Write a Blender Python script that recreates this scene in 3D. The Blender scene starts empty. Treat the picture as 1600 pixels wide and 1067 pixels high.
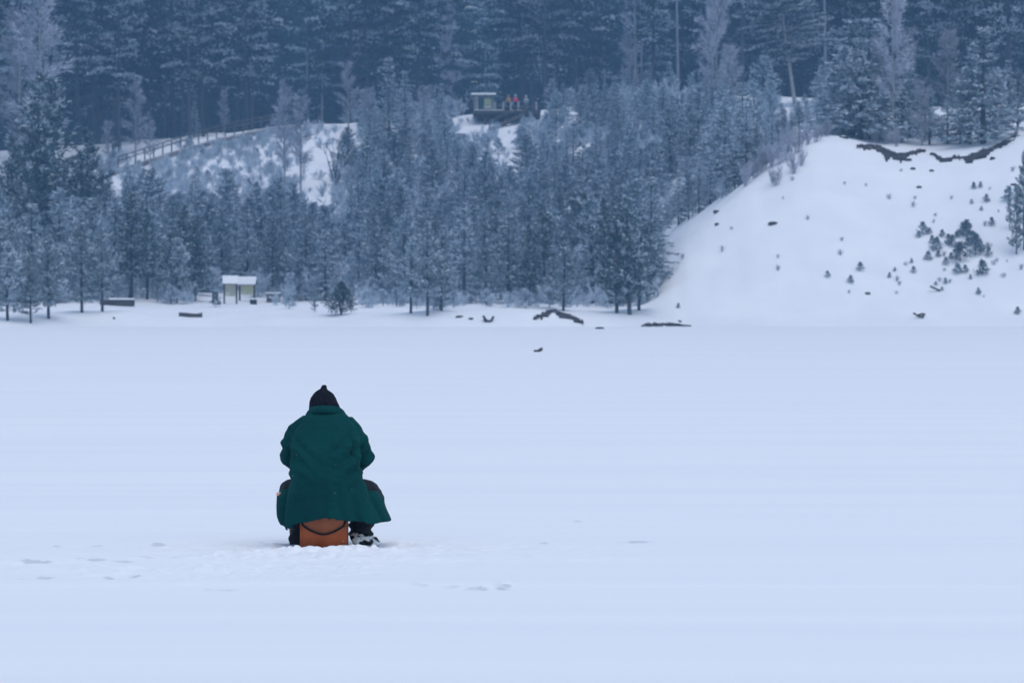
import bpy, math, random
import numpy as np
from mathutils import Vector, Matrix

# ------------------------------------------------------------------ camera, sky, sun, exposure
SC = bpy.context.scene
COL = SC.collection
F = 6000.0            # focal length in photograph pixels (135 mm lens, 1600 px wide)
HOR = 470.0           # horizon row
EYE = 1.8

cam = bpy.data.cameras.new('camera')
cam.sensor_width = 36.0
cam.lens = 36.0 * F / 1600.0
cam.clip_start, cam.clip_end = 0.5, 4000
cam.dof.use_dof = True
cam.dof.focus_distance = 28.0
cam.dof.aperture_fstop = 8.0
camo = bpy.data.objects.new('camera', cam)
camo.location = (0, 0, EYE)
camo.rotation_euler = (math.pi / 2 - math.atan((533.5 - HOR) / F), 0, 0)
COL.objects.link(camo)
SC.camera = camo

SUN_EL, SUN_AZ = math.radians(72), math.radians(150)
w = bpy.data.worlds.new('World')
SC.world = w
w.use_nodes = True
wn = w.node_tree
sky = wn.nodes.new('ShaderNodeTexSky')
sky.sky_type = 'NISHITA'
sky.sun_disc = False
sky.sun_elevation = SUN_EL
sky.sun_rotation = SUN_AZ
sky.air_density = 1.3
sky.dust_density = 1.0
sky.ozone_density = 0.85
bg = wn.nodes['Background']
bg.inputs['Strength'].default_value = 0.15
wn.links.new(sky.outputs[0], bg.inputs[0])

sun = bpy.data.lights.new('sun', 'SUN')
sun.energy = 1.1
sun.angle = math.radians(60)
sun.color = (1.0, 0.93, 0.86)
suno = bpy.data.objects.new('sun', sun)
suno.rotation_euler = (math.pi / 2 - SUN_EL, 0, math.pi - SUN_AZ)
COL.objects.link(suno)

SC.view_settings.view_transform = 'Standard'
SC.view_settings.look = 'None'
SC.view_settings.exposure = 0.15
SC.view_settings.gamma = 1.0
SC.cycles.use_denoising = True
SC.cycles.max_bounces = 6
SC.cycles.diffuse_bounces = 3
SC.cycles.volume_bounces = 0

R = random.Random(11)

# ------------------------------------------------------------------ helpers
def tag(o, label=None, cat=None, group=None, kind=None):
    if label: o['label'] = label
    if cat: o['category'] = cat
    if group: o['group'] = group
    if kind: o['kind'] = kind
    return o

def empty(name, loc, rz=0.0, s=1.0):
    o = bpy.data.objects.new(name, None)
    o.empty_display_size = 0.3
    o.location = loc
    o.rotation_euler = (0, 0, rz)
    o.scale = (s, s, s)
    COL.objects.link(o)
    return o

def link(name, me, parent=None):
    o = bpy.data.objects.new(name, me)
    COL.objects.link(o)
    if parent: o.parent = parent
    return o

def hash2(ix, iy, seed):
    h = (ix * 374761393 + iy * 668265263 + seed * 1442695041) & 0xffffffff
    h = ((h ^ (h >> 13)) * 1274126177) & 0xffffffff
    return ((h ^ (h >> 16)) & 0xffff) / 65535.0

def noise2(x, y, seed=0):
    x = np.asarray(x, float); y = np.asarray(y, float)
    ix = np.floor(x).astype(np.int64); iy = np.floor(y).astype(np.int64)
    fx = x - ix; fy = y - iy
    fx = fx * fx * (3 - 2 * fx); fy = fy * fy * (3 - 2 * fy)
    a = hash2(ix, iy, seed); b = hash2(ix + 1, iy, seed)
    c = hash2(ix, iy + 1, seed); d = hash2(ix + 1, iy + 1, seed)
    return (a + (b - a) * fx) * (1 - fy) + (c + (d - c) * fx) * fy

def fbm(x, y, seed=0, octs=4):
    t, a, n = 0, 0.5, 0
    for k in range(octs):
        t = t + a * noise2(x * 2 ** k, y * 2 ** k, seed + k * 17); n += a; a *= 0.5
    return t / n - 0.5

def sstep(a, b, x):
    t = np.clip((x - a) / (b - a), 0, 1)
    return t * t * (3 - 2 * t)

class MB:
    def __init__(s):
        s.v, s.f, s.m = [], [], []
    def quad(s, a, b, c, d, m=0):
        n = len(s.v); s.v += [a, b, c, d]; s.f.append((n, n + 1, n + 2, n + 3)); s.m.append(m)
    def box(s, x0, x1, y0, y1, z0, z1, m=0, M=None):
        n = len(s.v)
        pts = [(x0, y0, z0), (x1, y0, z0), (x1, y1, z0), (x0, y1, z0), (x0, y0, z1), (x1, y0, z1), (x1, y1, z1), (x0, y1, z1)]
        if M is not None: pts = [tuple(M @ Vector(p)) for p in pts]
        s.v += pts
        for q in ((0, 3, 2, 1), (4, 5, 6, 7), (0, 1, 5, 4), (1, 2, 6, 5), (2, 3, 7, 6), (3, 0, 4, 7)):
            s.f.append(tuple(n + i for i in q)); s.m.append(m)
    def tube(s, pts, rad, n=6, m=0, cap=True):
        pts = [Vector(p) for p in pts]
        base = len(s.v)
        for i, p in enumerate(pts):
            d = (pts[min(i + 1, len(pts) - 1)] - pts[max(i - 1, 0)]).normalized()
            u = d.orthogonal().normalized() if abs(d.z) > 0.9 else d.cross(Vector((0, 0, 1))).normalized()
            v = d.cross(u)
            r = rad[i] if isinstance(rad, (list, tuple)) else rad
            for k in range(n):
                a = 2 * math.pi * k / n
                s.v.append(tuple(p + (u * math.cos(a) + v * math.sin(a)) * r))
        for i in range(len(pts) - 1):
            for k in range(n):
                k2 = (k + 1) % n
                s.f.append((base + i * n + k, base + i * n + k2, base + (i + 1) * n + k2, base + (i + 1) * n + k)); s.m.append(m)
        if cap:
            s.f.append(tuple(base + k for k in range(n))[::-1]); s.m.append(m)
            e = base + (len(pts) - 1) * n
            s.f.append(tuple(e + k for k in range(n))); s.m.append(m)
    def blob(s, p, rx, ry, rz, m=0, rot=0.0):
        n = len(s.v); c, q = math.cos(rot), math.sin(rot)
        for x, y, z in ((rx, 0, 0), (0, ry, 0), (-rx, 0, 0), (0, -ry, 0), (0, 0, rz), (0, 0, -rz * 0.5)):
            s.v.append((p[0] + x * c - y * q, p[1] + x * q + y * c, p[2] + z))
        for a, b in ((0, 1), (1, 2), (2, 3), (3, 0)):
            s.f.append((n + a, n + b, n + 4)); s.m.append(m)
            s.f.append((n + b, n + a, n + 5)); s.m.append(m)
    def blade(s, p, d, L, w, m, rnd):
        # narrow rhombus from p along d
        o = Vector((rnd.uniform(-1, 1), rnd.uniform(-1, 1), rnd.uniform(-1, 1)))
        sd = d.cross(o)
        if sd.length < 1e-4: sd = d.orthogonal()
        sd = sd.normalized() * w
        mid = p + d * (L * 0.45)
        s.quad(tuple(p), tuple(mid + sd), tuple(p + d * L), tuple(mid - sd), m)
    def mesh(s, name, mats, smooth=False):
        me = bpy.data.meshes.new(name)
        me.from_pydata(s.v, [], s.f)
        for m in mats: me.materials.append(m)
        me.polygons.foreach_set('material_index', s.m)
        if smooth: me.polygons.foreach_set('use_smooth', [True] * len(s.f))
        me.update()
        return me

def grid_mesh(name, X, Y, Z, mat, attr=None):
    ny, nx = X.shape
    co = np.stack([X, Y, Z], -1).reshape(-1, 3)
    i = np.arange(ny * nx).reshape(ny, nx)
    q = np.stack([i[:-1, :-1], i[:-1, 1:], i[1:, 1:], i[1:, :-1]], -1).reshape(-1, 4)
    me = bpy.data.meshes.new(name)
    me.vertices.add(len(co)); me.vertices.foreach_set('co', co.ravel())
    me.loops.add(q.size); me.loops.foreach_set('vertex_index', q.ravel().astype(np.int32))
    me.polygons.add(len(q)); me.polygons.foreach_set('loop_start', np.arange(0, q.size, 4, dtype=np.int32))
    me.polygons.foreach_set('loop_total', np.full(len(q), 4, np.int32))
    me.update(calc_edges=True)
    me.polygons.foreach_set('use_smooth', np.ones(len(q), bool))
    if attr is not None:
        a = me.attributes.new('shade_and_drift', 'FLOAT', 'POINT')
        a.data.foreach_set('value', attr.ravel().astype(np.float32))
    me.materials.append(mat)
    return me

# ------------------------------------------------------------------ materials
def mat(name, col, rough=0.8, spec=0.2):
    m = bpy.data.materials.new(name); m.use_nodes = True
    b = m.node_tree.nodes['Principled BSDF']
    b.inputs['Base Color'].default_value = (*col, 1)
    b.inputs['Roughness'].default_value = rough
    b.inputs['Specular IOR Level'].default_value = spec
    return m

def noisy(name, c1, c2, scale=5.0, rough=0.8, lo=0.35, hi=0.65, spec=0.2, stretch=(1, 1, 1), bump=0.0, detail=4, rand=0.0):
    """two colours mixed by noise in object space"""
    m = mat(name, c1, rough, spec); nt = m.node_tree; b = nt.nodes['Principled BSDF']
    tc = nt.nodes.new('ShaderNodeTexCoord'); mp = nt.nodes.new('ShaderNodeMapping')
    mp.inputs['Scale'].default_value = stretch
    nt.links.new(tc.outputs['Object'], mp.inputs[0])
    n = nt.nodes.new('ShaderNodeTexNoise'); n.inputs['Scale'].default_value = scale; n.inputs['Detail'].default_value = detail
    nt.links.new(mp.outputs[0], n.inputs['Vector'])
    r = nt.nodes.new('ShaderNodeMapRange')
    r.inputs['From Min'].default_value = lo; r.inputs['From Max'].default_value = hi
    nt.links.new(n.outputs['Fac'], r.inputs['Value'])
    mx = nt.nodes.new('ShaderNodeMix'); mx.data_type = 'RGBA'
    mx.inputs[6].default_value = (*c1, 1); mx.inputs[7].default_value = (*c2, 1)
    nt.links.new(r.outputs[0], mx.inputs[0])
    out = mx.outputs[2]
    if rand:
        oi = nt.nodes.new('ShaderNodeObjectInfo')
        mr = nt.nodes.new('ShaderNodeMapRange'); mr.inputs['To Min'].default_value = 1 - rand; mr.inputs['To Max'].default_value = 1 + rand
        nt.links.new(oi.outputs['Random'], mr.inputs['Value'])
        hs = nt.nodes.new('ShaderNodeHueSaturation')
        nt.links.new(mr.outputs[0], hs.inputs['Value']); nt.links.new(out, hs.inputs['Color'])
        out = hs.outputs[0]
    nt.links.new(out, b.inputs['Base Color'])
    if bump:
        bp = nt.nodes.new('ShaderNodeBump'); bp.inputs['Strength'].default_value = bump; bp.inputs['Distance'].default_value = 0.02
        nt.links.new(n.outputs['Fac'], bp.inputs['Height']); nt.links.new(bp.outputs[0], b.inputs['Normal'])
    return m

def lake_material():
    m = mat('lake_snow', (0.82, 0.85, 0.88), 0.7, 0.15); nt = m.node_tree; b = nt.nodes['Principled BSDF']
    tc = nt.nodes.new('ShaderNodeTexCoord')
    def nz(sx, sy, sc, det=4):
        mp = nt.nodes.new('ShaderNodeMapping'); mp.inputs['Scale'].default_value = (sx, sy, 1)
        nt.links.new(tc.outputs['Object'], mp.inputs[0])
        n = nt.nodes.new('ShaderNodeTexNoise'); n.inputs['Scale'].default_value = sc; n.inputs['Detail'].default_value = det
        nt.links.new(mp.outputs[0], n.inputs['Vector']); return n.outputs['Fac']
    a = nz(0.05, 0.40, 1.0, 3); c = nz(0.10, 1.3, 1.0, 5)
    ad = nt.nodes.new('ShaderNodeMath'); ad.operation = 'ADD'
    nt.links.new(a, ad.inputs[0]); nt.links.new(c, ad.inputs[1])
    r = nt.nodes.new('ShaderNodeMapRange'); r.inputs['From Min'].default_value = 0.75; r.inputs['From Max'].default_value = 1.3
    nt.links.new(ad.outputs[0], r.inputs['Value'])
    mx = nt.nodes.new('ShaderNodeMix'); mx.data_type = 'RGBA'
    mx.inputs[6].default_value = (0.785, 0.806, 0.834, 1); mx.inputs[7].default_value = (0.825, 0.841, 0.860, 1)
    nt.links.new(r.outputs[0], mx.inputs[0])
    at = nt.nodes.new('ShaderNodeAttribute'); at.attribute_name = 'shade_and_drift'
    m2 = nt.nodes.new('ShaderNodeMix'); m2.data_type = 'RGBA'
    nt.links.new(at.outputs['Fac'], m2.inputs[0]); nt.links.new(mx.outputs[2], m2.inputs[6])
    m2.inputs[7].default_value = (0.27, 0.30, 0.36, 1)  # dark tone that paints shade onto the crust lips
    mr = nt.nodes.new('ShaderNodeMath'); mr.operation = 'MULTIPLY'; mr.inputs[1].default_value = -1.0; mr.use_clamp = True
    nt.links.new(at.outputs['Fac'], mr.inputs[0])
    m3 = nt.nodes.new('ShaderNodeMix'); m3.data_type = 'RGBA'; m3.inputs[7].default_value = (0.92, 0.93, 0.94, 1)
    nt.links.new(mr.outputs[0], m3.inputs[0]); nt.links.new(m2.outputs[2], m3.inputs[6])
    nt.links.new(m3.outputs[2], b.inputs['Base Color'])
    bp = nt.nodes.new('ShaderNodeBump'); bp.inputs['Strength'].default_value = 0.25; bp.inputs['Distance'].default_value = 0.01
    nt.links.new(nz(3, 9, 4.0, 5), bp.inputs['Height']); nt.links.new(bp.outputs[0], b.inputs['Normal'])
    return m

M = {}
M['lake'] = lake_material()
M['hill'] = noisy('hill_snow', (0.785, 0.81, 0.845), (0.84, 0.857, 0.877), 0.25, 0.75, spec=0.1, bump=0.3, detail=6)
M['snow'] = noisy('lying_snow', (0.80, 0.83, 0.86), (0.86, 0.875, 0.89), 3, 0.7, spec=0.1)
M['needle'] = noisy('pine_needles', (0.15, 0.215, 0.26), (0.25, 0.32, 0.37), 1.3, 0.8, rand=0.35)
M['frost_needle'] = noisy('frosted_needles', (0.36, 0.44, 0.52), (0.53, 0.60, 0.68), 1.1, 0.85, rand=0.25)
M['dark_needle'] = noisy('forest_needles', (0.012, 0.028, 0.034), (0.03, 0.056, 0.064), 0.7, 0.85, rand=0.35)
M['rime_needle'] = noisy('rimed_needles', (0.28, 0.35, 0.41), (0.46, 0.53, 0.60), 0.6, 0.85, rand=0.35)
M['rime_twig'] = noisy('rimed_twigs', (0.29, 0.31, 0.38), (0.44, 0.46, 0.54), 0.8, 0.85, rand=0.25)
M['mid_needle'] = noisy('dark_pine_needles', (0.045, 0.085, 0.095), (0.09, 0.14, 0.155), 1.1, 0.85, rand=0.25)
M['bark'] = noisy('pine_bark', (0.035, 0.042, 0.050), (0.075, 0.080, 0.092), 2.5, 0.9, stretch=(1, 1, 0.25), rand=0.3)
M['birch_bark'] = noisy('birch_bark', (0.30, 0.30, 0.31), (0.12, 0.115, 0.12), 2.0, 0.85, lo=0.5, hi=0.7, stretch=(1, 1, 0.6))
M['dark_wood'] = noisy('weathered_wood', (0.05, 0.045, 0.043), (0.10, 0.088, 0.08), 3, 0.85, stretch=(0.3, 2, 2))
M['pale_wood'] = noisy('pale_wood', (0.28, 0.27, 0.27), (0.40, 0.39, 0.39), 3, 0.8)
M['rail_wood'] = noisy('railing_wood', (0.105, 0.09, 0.092), (0.17, 0.145, 0.145), 2, 0.85)
M['soil'] = noisy('bare_soil', (0.03, 0.03, 0.034), (0.075, 0.066, 0.066), 2.0, 0.95, bump=0.6)
M['road'] = noisy('trodden_snow', (0.24, 0.22, 0.23), (0.42, 0.42, 0.44), 0.6, 0.9)

# ------------------------------------------------------------------ terrain
def zc(y, D): return EYE - (y - HOR) * D / F

PROF = {  # photograph column: (distance, height) from the shore to the top of the hill
    -900: [(255, -.5), (262, .5), (290, 1.4), (330, 3.5), (400, 10), (470, 17), (700, 24), (1100, 30)],
    -100: [(255, -.5), (262, .5), (290, 1.4), (330, 3.5), (400, 11), (470, 19), (700, 24), (1100, 30)],
    0: [(255, -.5), (262, .4), (290, 1.2), (330, zc(445, 330)), (400, zc(310, 400)), (470, 20.2), (700, 24), (1100, 30)],
    150: [(262, -.5), (270, .5), (300, 1.4), (340, zc(445, 340)), (410, zc(272, 410)), (470, 21), (700, 25), (1100, 31)],
    300: [(265, -.5), (272, .5), (310, 1.35), (345, zc(455, 345)), (420, zc(222, 420)), (470, 22), (700, 25), (1100, 31)],
    430: [(266, -.5), (273, .6), (320, 1.5), (350, zc(455, 350)), (430, zc(198, 430)), (470, 22.5), (700, 25), (1100, 31)],
    520: [(266, -.5), (274, .6), (320, 1.6), (355, zc(450, 355)), (435, zc(192, 435)), (470, 23), (700, 25.5), (1100, 31)],
    620: [(266, -.5), (272, .7), (315, 1.7), (360, zc(446, 360)), (440, zc(188, 440)), (475, 23.5), (700, 26), (1100, 32)],
    720: [(266, -.5), (271, .8), (310, 1.7), (355, zc(442, 355)), (447, zc(181, 447)), (480, 24), (700, 26), (1100, 32)],
    860: [(266, -.5), (270, .9), (305, 1.8), (350, zc(435, 350)), (447, zc(172, 447)), (480, 24.5), (700, 26.5), (1100, 32)],
    960: [(267, -.5), (271, .8), (300, 1.8), (345, zc(420, 345)), (445, zc(160, 445)), (480, 25.3), (700, 27), (1100, 32)],
    1010: [(268, -.5), (272, .6), (295, zc(470, 295)), (340, zc(385, 340)), (440, zc(155, 440)), (480, 26), (700, 27), (1100, 32)],
    1045: [(270, -.5), (275, .4), (288, zc(405, 288)), (330, zc(345, 330)), (435, zc(152, 435)), (478, 26), (700, 27), (1100, 32)],
    1120: [(270.5, -.5), (275.5, .4), (294, zc(335, 294)), (325, zc(297, 325)), (430, zc(150, 430)), (470, 26), (700, 27), (1100, 32)],
    1200: [(270.5, -.5), (275.5, .4), (299, zc(262, 299)), (320, zc(238, 320)), (420, zc(150, 420)), (465, 26), (700, 27), (1100, 32)],
    1280: [(270.5, -.5), (275.5, .4), (302, zc(214, 302)), (320, zc(195, 320)), (400, zc(152, 400)), (460, 25.5), (700, 27), (1100, 32)],
    1350: [(270.5, -.5), (275.5, .4), (303, zc(232, 303)), (330, zc(195, 330)), (390, zc(165, 390)), (450, 24.5), (700, 27), (1100, 32)],
    1450: [(270.5, -.5), (275.5, .4), (303, zc(243, 303)), (330, zc(200, 330)), (390, zc(170, 390)), (450, 24), (700, 27), (1100, 32)],
    1550: [(270.5, -.5), (275.5, .4), (303, zc(231, 303)), (330, zc(190, 330)), (390, zc(165, 390)), (450, 24), (700, 27), (1100, 32)],
    1620: [(270.5, -.5), (275.5, .4), (304, zc(205, 304)), (330, zc(183, 330)), (390, zc(160, 390)), (450, 24), (700, 27), (1100, 32)],
    2500: [(270.5, -.5), (275.5, .4), (304, zc(215, 304)), (330, zc(190, 330)), (390, zc(165, 390)), (450, 24), (700, 27), (1100, 32)],
}
cols = np.array(sorted(PROF)); prof = np.array([PROF[c] for c in cols], float)
TP = np.arange(-900, 2501, 8.0)
TD = np.concatenate([np.arange(252, 320, 0.8), np.arange(320, 480, 1.6), np.arange(480, 720, 8), np.arange(720, 1101, 20)])
TZ = np.zeros((len(TD), len(TP)))
for j, px in enumerate(TP):
    pd = [np.interp(px, cols, prof[:, k, 0]) for k in range(8)]
    pz = [np.interp(px, cols, prof[:, k, 1]) for k in range(8)]
    TZ[:, j] = np.interp(TD, [pd[0] - 12] + pd, [-1.6] + pz)
def blur(a, r, axis):
    k = np.exp(-0.5 * (np.arange(-3 * r, 3 * r + 1) / r) ** 2); k /= k.sum()
    p = [(0, 0), (0, 0)]; p[axis] = (3 * r, 3 * r)
    b = np.pad(a, p, mode='edge')
    return np.apply_along_axis(lambda q: np.convolve(q, k, 'valid'), axis, b)
TZ = blur(blur(TZ, 2, 0), 3, 1)
GX = (TP[None, :] - 800) / F * TD[:, None]
GY = np.repeat(TD[:, None], len(TP), 1)
rise = sstep(0.1, 1.2, TZ)
TZ = TZ + rise * (0.55 * fbm(GX / 9, GY / 9, 3) + 0.30 * fbm(GX / 2.6, GY / 2.6, 9))
shw = np.exp(-((GY - 272) / 13.0) ** 2) * np.where(GX < 12, 1, .25)
TZ = TZ + sstep(-.3, .3, TZ) * shw * (1.1 * fbm(GX / 5.5, GY / 6, 91, 3) + .25) + (1 - sstep(-.3, .3, TZ)) * shw * .5 * fbm(GX / 7, GY / 7, 92, 2)
# gullies running down the bare slope
TZ = TZ + sstep(0.5, 3, TZ) * sstep(305, 295, GY) * 0.35 * fbm(GX / 1.6, GY / 14, 41, 3)

def tz(x, y):
    px = x / y * F + 800
    j = np.clip((px - TP[0]) / 8.0, 0, len(TP) - 1.001); j0 = int(j); fj = j - j0
    i = int(np.clip(np.searchsorted(TD, y) - 1, 0, len(TD) - 2)); fi = (y - TD[i]) / (TD[i + 1] - TD[i])
    a = TZ[i, j0] * (1 - fj) + TZ[i, j0 + 1] * fj
    b = TZ[i + 1, j0] * (1 - fj) + TZ[i + 1, j0 + 1] * fj
    return float(a * (1 - fi) + b * fi)

def ground(px, py, off=0.0):
    """where the line of sight through a photograph pixel meets the hillside"""
    for D in np.arange(262, 520, 0.5):
        z = tz((px - 800) / F * D, D)
        if HOR + (EYE - z) * F / D <= py: break
    D += off
    x = (px - 800) / F * D
    return Vector((x, D, tz(x, D)))

hill = link('hillside', grid_mesh('hillside', GX, GY, TZ, M['hill']))
tag(hill, 'snow covered hillside rising from the frozen lake to the forest', 'hillside', kind='structure')

# ------------------------------------------------------------------ frozen lake
def axis(parts):
    out = []
    for a, b, s in parts: out += list(np.arange(a, b, s))
    return np.array(out + [parts[-1][1]])
LX = axis([(-240, -40, 8), (-40, -12, 1.2), (-12, -4.2, 0.25), (-4.2, -2.2, 0.03), (-2.2, -0.5, 0.014), (-0.5, 1.8, 0.03), (1.8, 12, 0.25), (12, 40, 1.2), (40, 240, 8)])
LY = axis([(-60, 8, 6), (8, 17, 0.4), (17, 23.8, 0.08), (23.8, 26.9, 0.028), (26.9, 28.6, 0.025), (28.6, 30, 0.05), (30, 60, 0.25), (60, 120, 1), (120, 300, 4)])
X, Y = np.meshgrid(LX, LY)
Z = 0.018 * fbm(X / 5, Y / 2.2, 5) + 0.012 * fbm(X / 1.3, Y / 0.5, 6)
scuff = sstep(2.6, 1.0, np.hypot((X + 2.5) / 1.0, (Y - 26.3) / 1.0)) * sstep(-.15, .2, fbm(X / .8, Y / .6, 35))
Z += scuff * (0.060 * fbm(X / 0.16, Y / 0.30, 36, 3) + .035 * fbm(X / .05, Y / .12, 37, 2))
near = sstep(3.2, 0.6, np.hypot((X + 1.3) / 1.0, (Y - 27.7) / 0.8))
Z += near * (0.05 * fbm(X / 0.22, Y / 0.22, 7) + 0.03 * fbm(X / 0.07, Y / 0.07, 8, 2))
# long low wind drifts
for yy, h, wd, x0, x1, sl in ((27.6 + 4.9, .020, .5, -40, 40, -.01), (30.2, .022, .35, -40, 2, .008), (30.7, .018, .3, -1, 40, -.03), (33.5, .02, .5, -40, 40, .01),
                              (45, .03, .9, -40, 40, .02), (56, .04, 1.2, 2, 40, .02), (57, .04, 1.2, -20, 6, -.01), (138, .1, 5, -60, 60, 0), (21.8, .016, .3, -40, 40, .01), (24.3, .014, .25, -40, 40, .0)):
    yl = yy + sl * X + 0.5 * fbm(X / 6, X * 0 + yy, 21)
    Z += h * np.where(Y < yl, sstep(-wd, 0, Y - yl), sstep(wd * 3, 0, Y - yl)) * sstep(x0 - 1, x0 + 4, X) * sstep(x1 + 1, x1 - 4, X)
shade_and_drift = np.zeros_like(Z)  # positive: shade painted on crust lips; negative: pale fresh drift snow
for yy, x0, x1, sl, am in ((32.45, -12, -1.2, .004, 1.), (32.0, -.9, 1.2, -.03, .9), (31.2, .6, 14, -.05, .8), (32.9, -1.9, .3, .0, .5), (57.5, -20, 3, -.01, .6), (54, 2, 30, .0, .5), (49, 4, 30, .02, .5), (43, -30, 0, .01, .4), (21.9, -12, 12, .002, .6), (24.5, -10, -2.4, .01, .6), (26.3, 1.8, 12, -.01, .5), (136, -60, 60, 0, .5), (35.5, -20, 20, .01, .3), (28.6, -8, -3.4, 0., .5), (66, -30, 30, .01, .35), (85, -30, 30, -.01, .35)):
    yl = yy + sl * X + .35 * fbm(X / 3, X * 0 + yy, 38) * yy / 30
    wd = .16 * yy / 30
    shade_and_drift -= 1.3 * am * np.exp(-((Y - yl) / wd) ** 2) * sstep(x0 - 1, x0 + 1.5, X) * sstep(x1 + 1, x1 - 1.5, X) * (.35 + .8 * noise2(X / .9, Y * 0 + yy, 39))
# broken snow crust: a raised ragged lip, its face painted dark as shade, hollow in front
for px, py, wpx, h in ((55, 877, 22, .030), (150, 874, 12, .022), (180, 876, 24, .030), (150, 852, 10, .022), (255, 851, 16, .030), (88, 853, 5, .016), (40, 905, 9, .018), (72, 903, 12, .02),
                       (178, 902, 14, .022), (205, 902, 14, .026), (122, 872, 8, .018), (225, 870, 16, .012), (345, 921, 20, .012), (655, 914, 12, .022), (692, 916, 26, .016), (745, 919, 14, .026), (766, 918, 22, .034), (790, 916, 8, .02),
                       (992, 848, 20, .020), (850, 850, 6, .014), (901, 815, 8, .016), (395, 857, 40, .014), (625, 850, 22, .012), (300, 868, 40, .012)):
    D = EYE * F / (py - HOR); x0 = (px - 800) / F * D; hw = wpx * 1.35 / F * D
    u = (X - x0) / hw
    yl = D + 0.05 * fbm(X / 0.12, Y * 0 + py, 31, 3) * 2 + 0.03 * np.sin(u * 3 + py)
    env = sstep(1.15, 0.5, np.abs(u)) * np.clip(2.2 * noise2(X / 0.06, Y * 0 + px, 33) * (.35 + noise2(X / 0.19, Y * 0 + px, 34)) - .25, 0, 1.2)
    lip = np.where(Y > yl, sstep(0.9, 0.0, Y - yl), sstep(-0.035, 0.0, Y - yl))
    Z += h * .34 * env * lip
    hol = sstep(0.03, 0.055, yl - Y) * sstep(0.24, 0.09, yl - Y)
    Z -= h * 0.12 * env * hol
    shade_and_drift = np.where(env * h * (np.abs(Y - yl) < .1) > .002, np.maximum(shade_and_drift, 0), shade_and_drift); shade_and_drift = np.maximum(shade_and_drift, 0.42 * np.clip(env * h / 0.026, 0, 1) * sstep(0.06, 0.03, np.abs(Y - yl + 0.028)))
# snow pushed up against the box and the boots
bx = sstep(0.62, 0.2, np.abs(X + 1.28)) * sstep(0.30, 0.05, np.abs(Y - 27.62))
Z += bx * (0.012 + 0.05 * (noise2(X / 0.05, Y / 0.06, 51) ** 2))
Z = np.where(Y > 262, Z - 0.02, Z)
lake = link('frozen_lake', grid_mesh('frozen_lake', X, Y, Z, M['lake'], shade_and_drift))
tag(lake, 'flat snow covered ice of the lake in front of the hill', 'frozen lake', kind='structure')

# ------------------------------------------------------------------ tree prototypes
def V(*a): return Vector(a)
def rdir(rnd, base, spread):
    d = base + V(rnd.gauss(0, spread), rnd.gauss(0, spread), rnd.gauss(0, spread))
    return d.normalized() if d.length > 1e-4 else V(0, 0, 1)

def young_pine(seed, H=6.0, bare=0.18, wid=1.35, frost=0.45, snow=0.5, tufts=1.0):
    r = random.Random(seed); t = MB(); c = MB()
    lean = V(r.uniform(-.03, .03), r.uniform(-.03, .03), 1)
    top = lean * H
    t.tube([V(0, 0, -.3), lean * (H * .3) + V(r.uniform(-.05, .05), r.uniform(-.05, .05), 0), lean * (H * .65), top], [H * .016 + .02, H * .013 + .01, H * .008, .012], 6)
    nw = int(H / 0.40)
    for k in range(nw):
        f = bare + (1 - bare) * (k + r.uniform(-.3, .3)) / nw
        if f > .985: continue
        tt = (f - bare) / (1 - bare)
        for b in range(r.choice((4, 5, 6, 6))):
            az = r.uniform(0, 6.283)
            prof = (1 - tt) ** 0.8 * (0.55 + 0.45 * min(1, tt * 4 + .25))
            L = (wid * prof + .16) * r.uniform(.55, 1.2)
            el = math.radians(r.uniform(-2, 22) + 38 * tt)
            d = V(math.cos(az) * math.cos(el), math.sin(az) * math.cos(el), math.sin(el))
            p0 = lean * (H * f)
            t.tube([p0, p0 + d * L * .6 + V(0, 0, .02), p0 + d * L + V(0, 0, .06 * L)], [.016, .011, .006], 3, cap=False)
            n = max(3, int(L / .13 * tufts))
            for q in range(n):
                s = L * (.22 + .8 * (q + r.random() * .6) / n)
                lat = V(-d.y, d.x, 0) * r.gauss(0, .17 * L ** .5) * (1.15 - s / L * .5)
                w_ = r.gauss(0, .05)
                p = p0 + d * s + lat + V(0, 0, .07 * s * s / max(L, .3) + w_)
                fr = r.random() < frost * (.5 + .9 * s / L) * (1.5 if w_ > 0 else .45)
                up = (d + V(0, 0, .55)).normalized()
                for _ in range(5):
                    c.blade(p, rdir(r, up, .6), r.uniform(.2, .36), r.uniform(.028, .05), 1 if fr and r.random() < .8 else 0, r)
                if r.random() < snow * .13:
                    c.blob(p + V(0, 0, .05), r.uniform(.10, .26), r.uniform(.07, .15), r.uniform(.03, .06), 2, az)
    for _ in range(14):
        c.blade(top - V(0, 0, r.uniform(0, .3)), rdir(r, V(0, 0, 1), .45), r.uniform(.15, .28), .03, r.choice((0, 1)), r)
    return (t.mesh('young_pine_trunk', [M['bark']]), c.mesh('young_pine_crown', [M['needle'], M['frost_needle'], M['snow']]))

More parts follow.
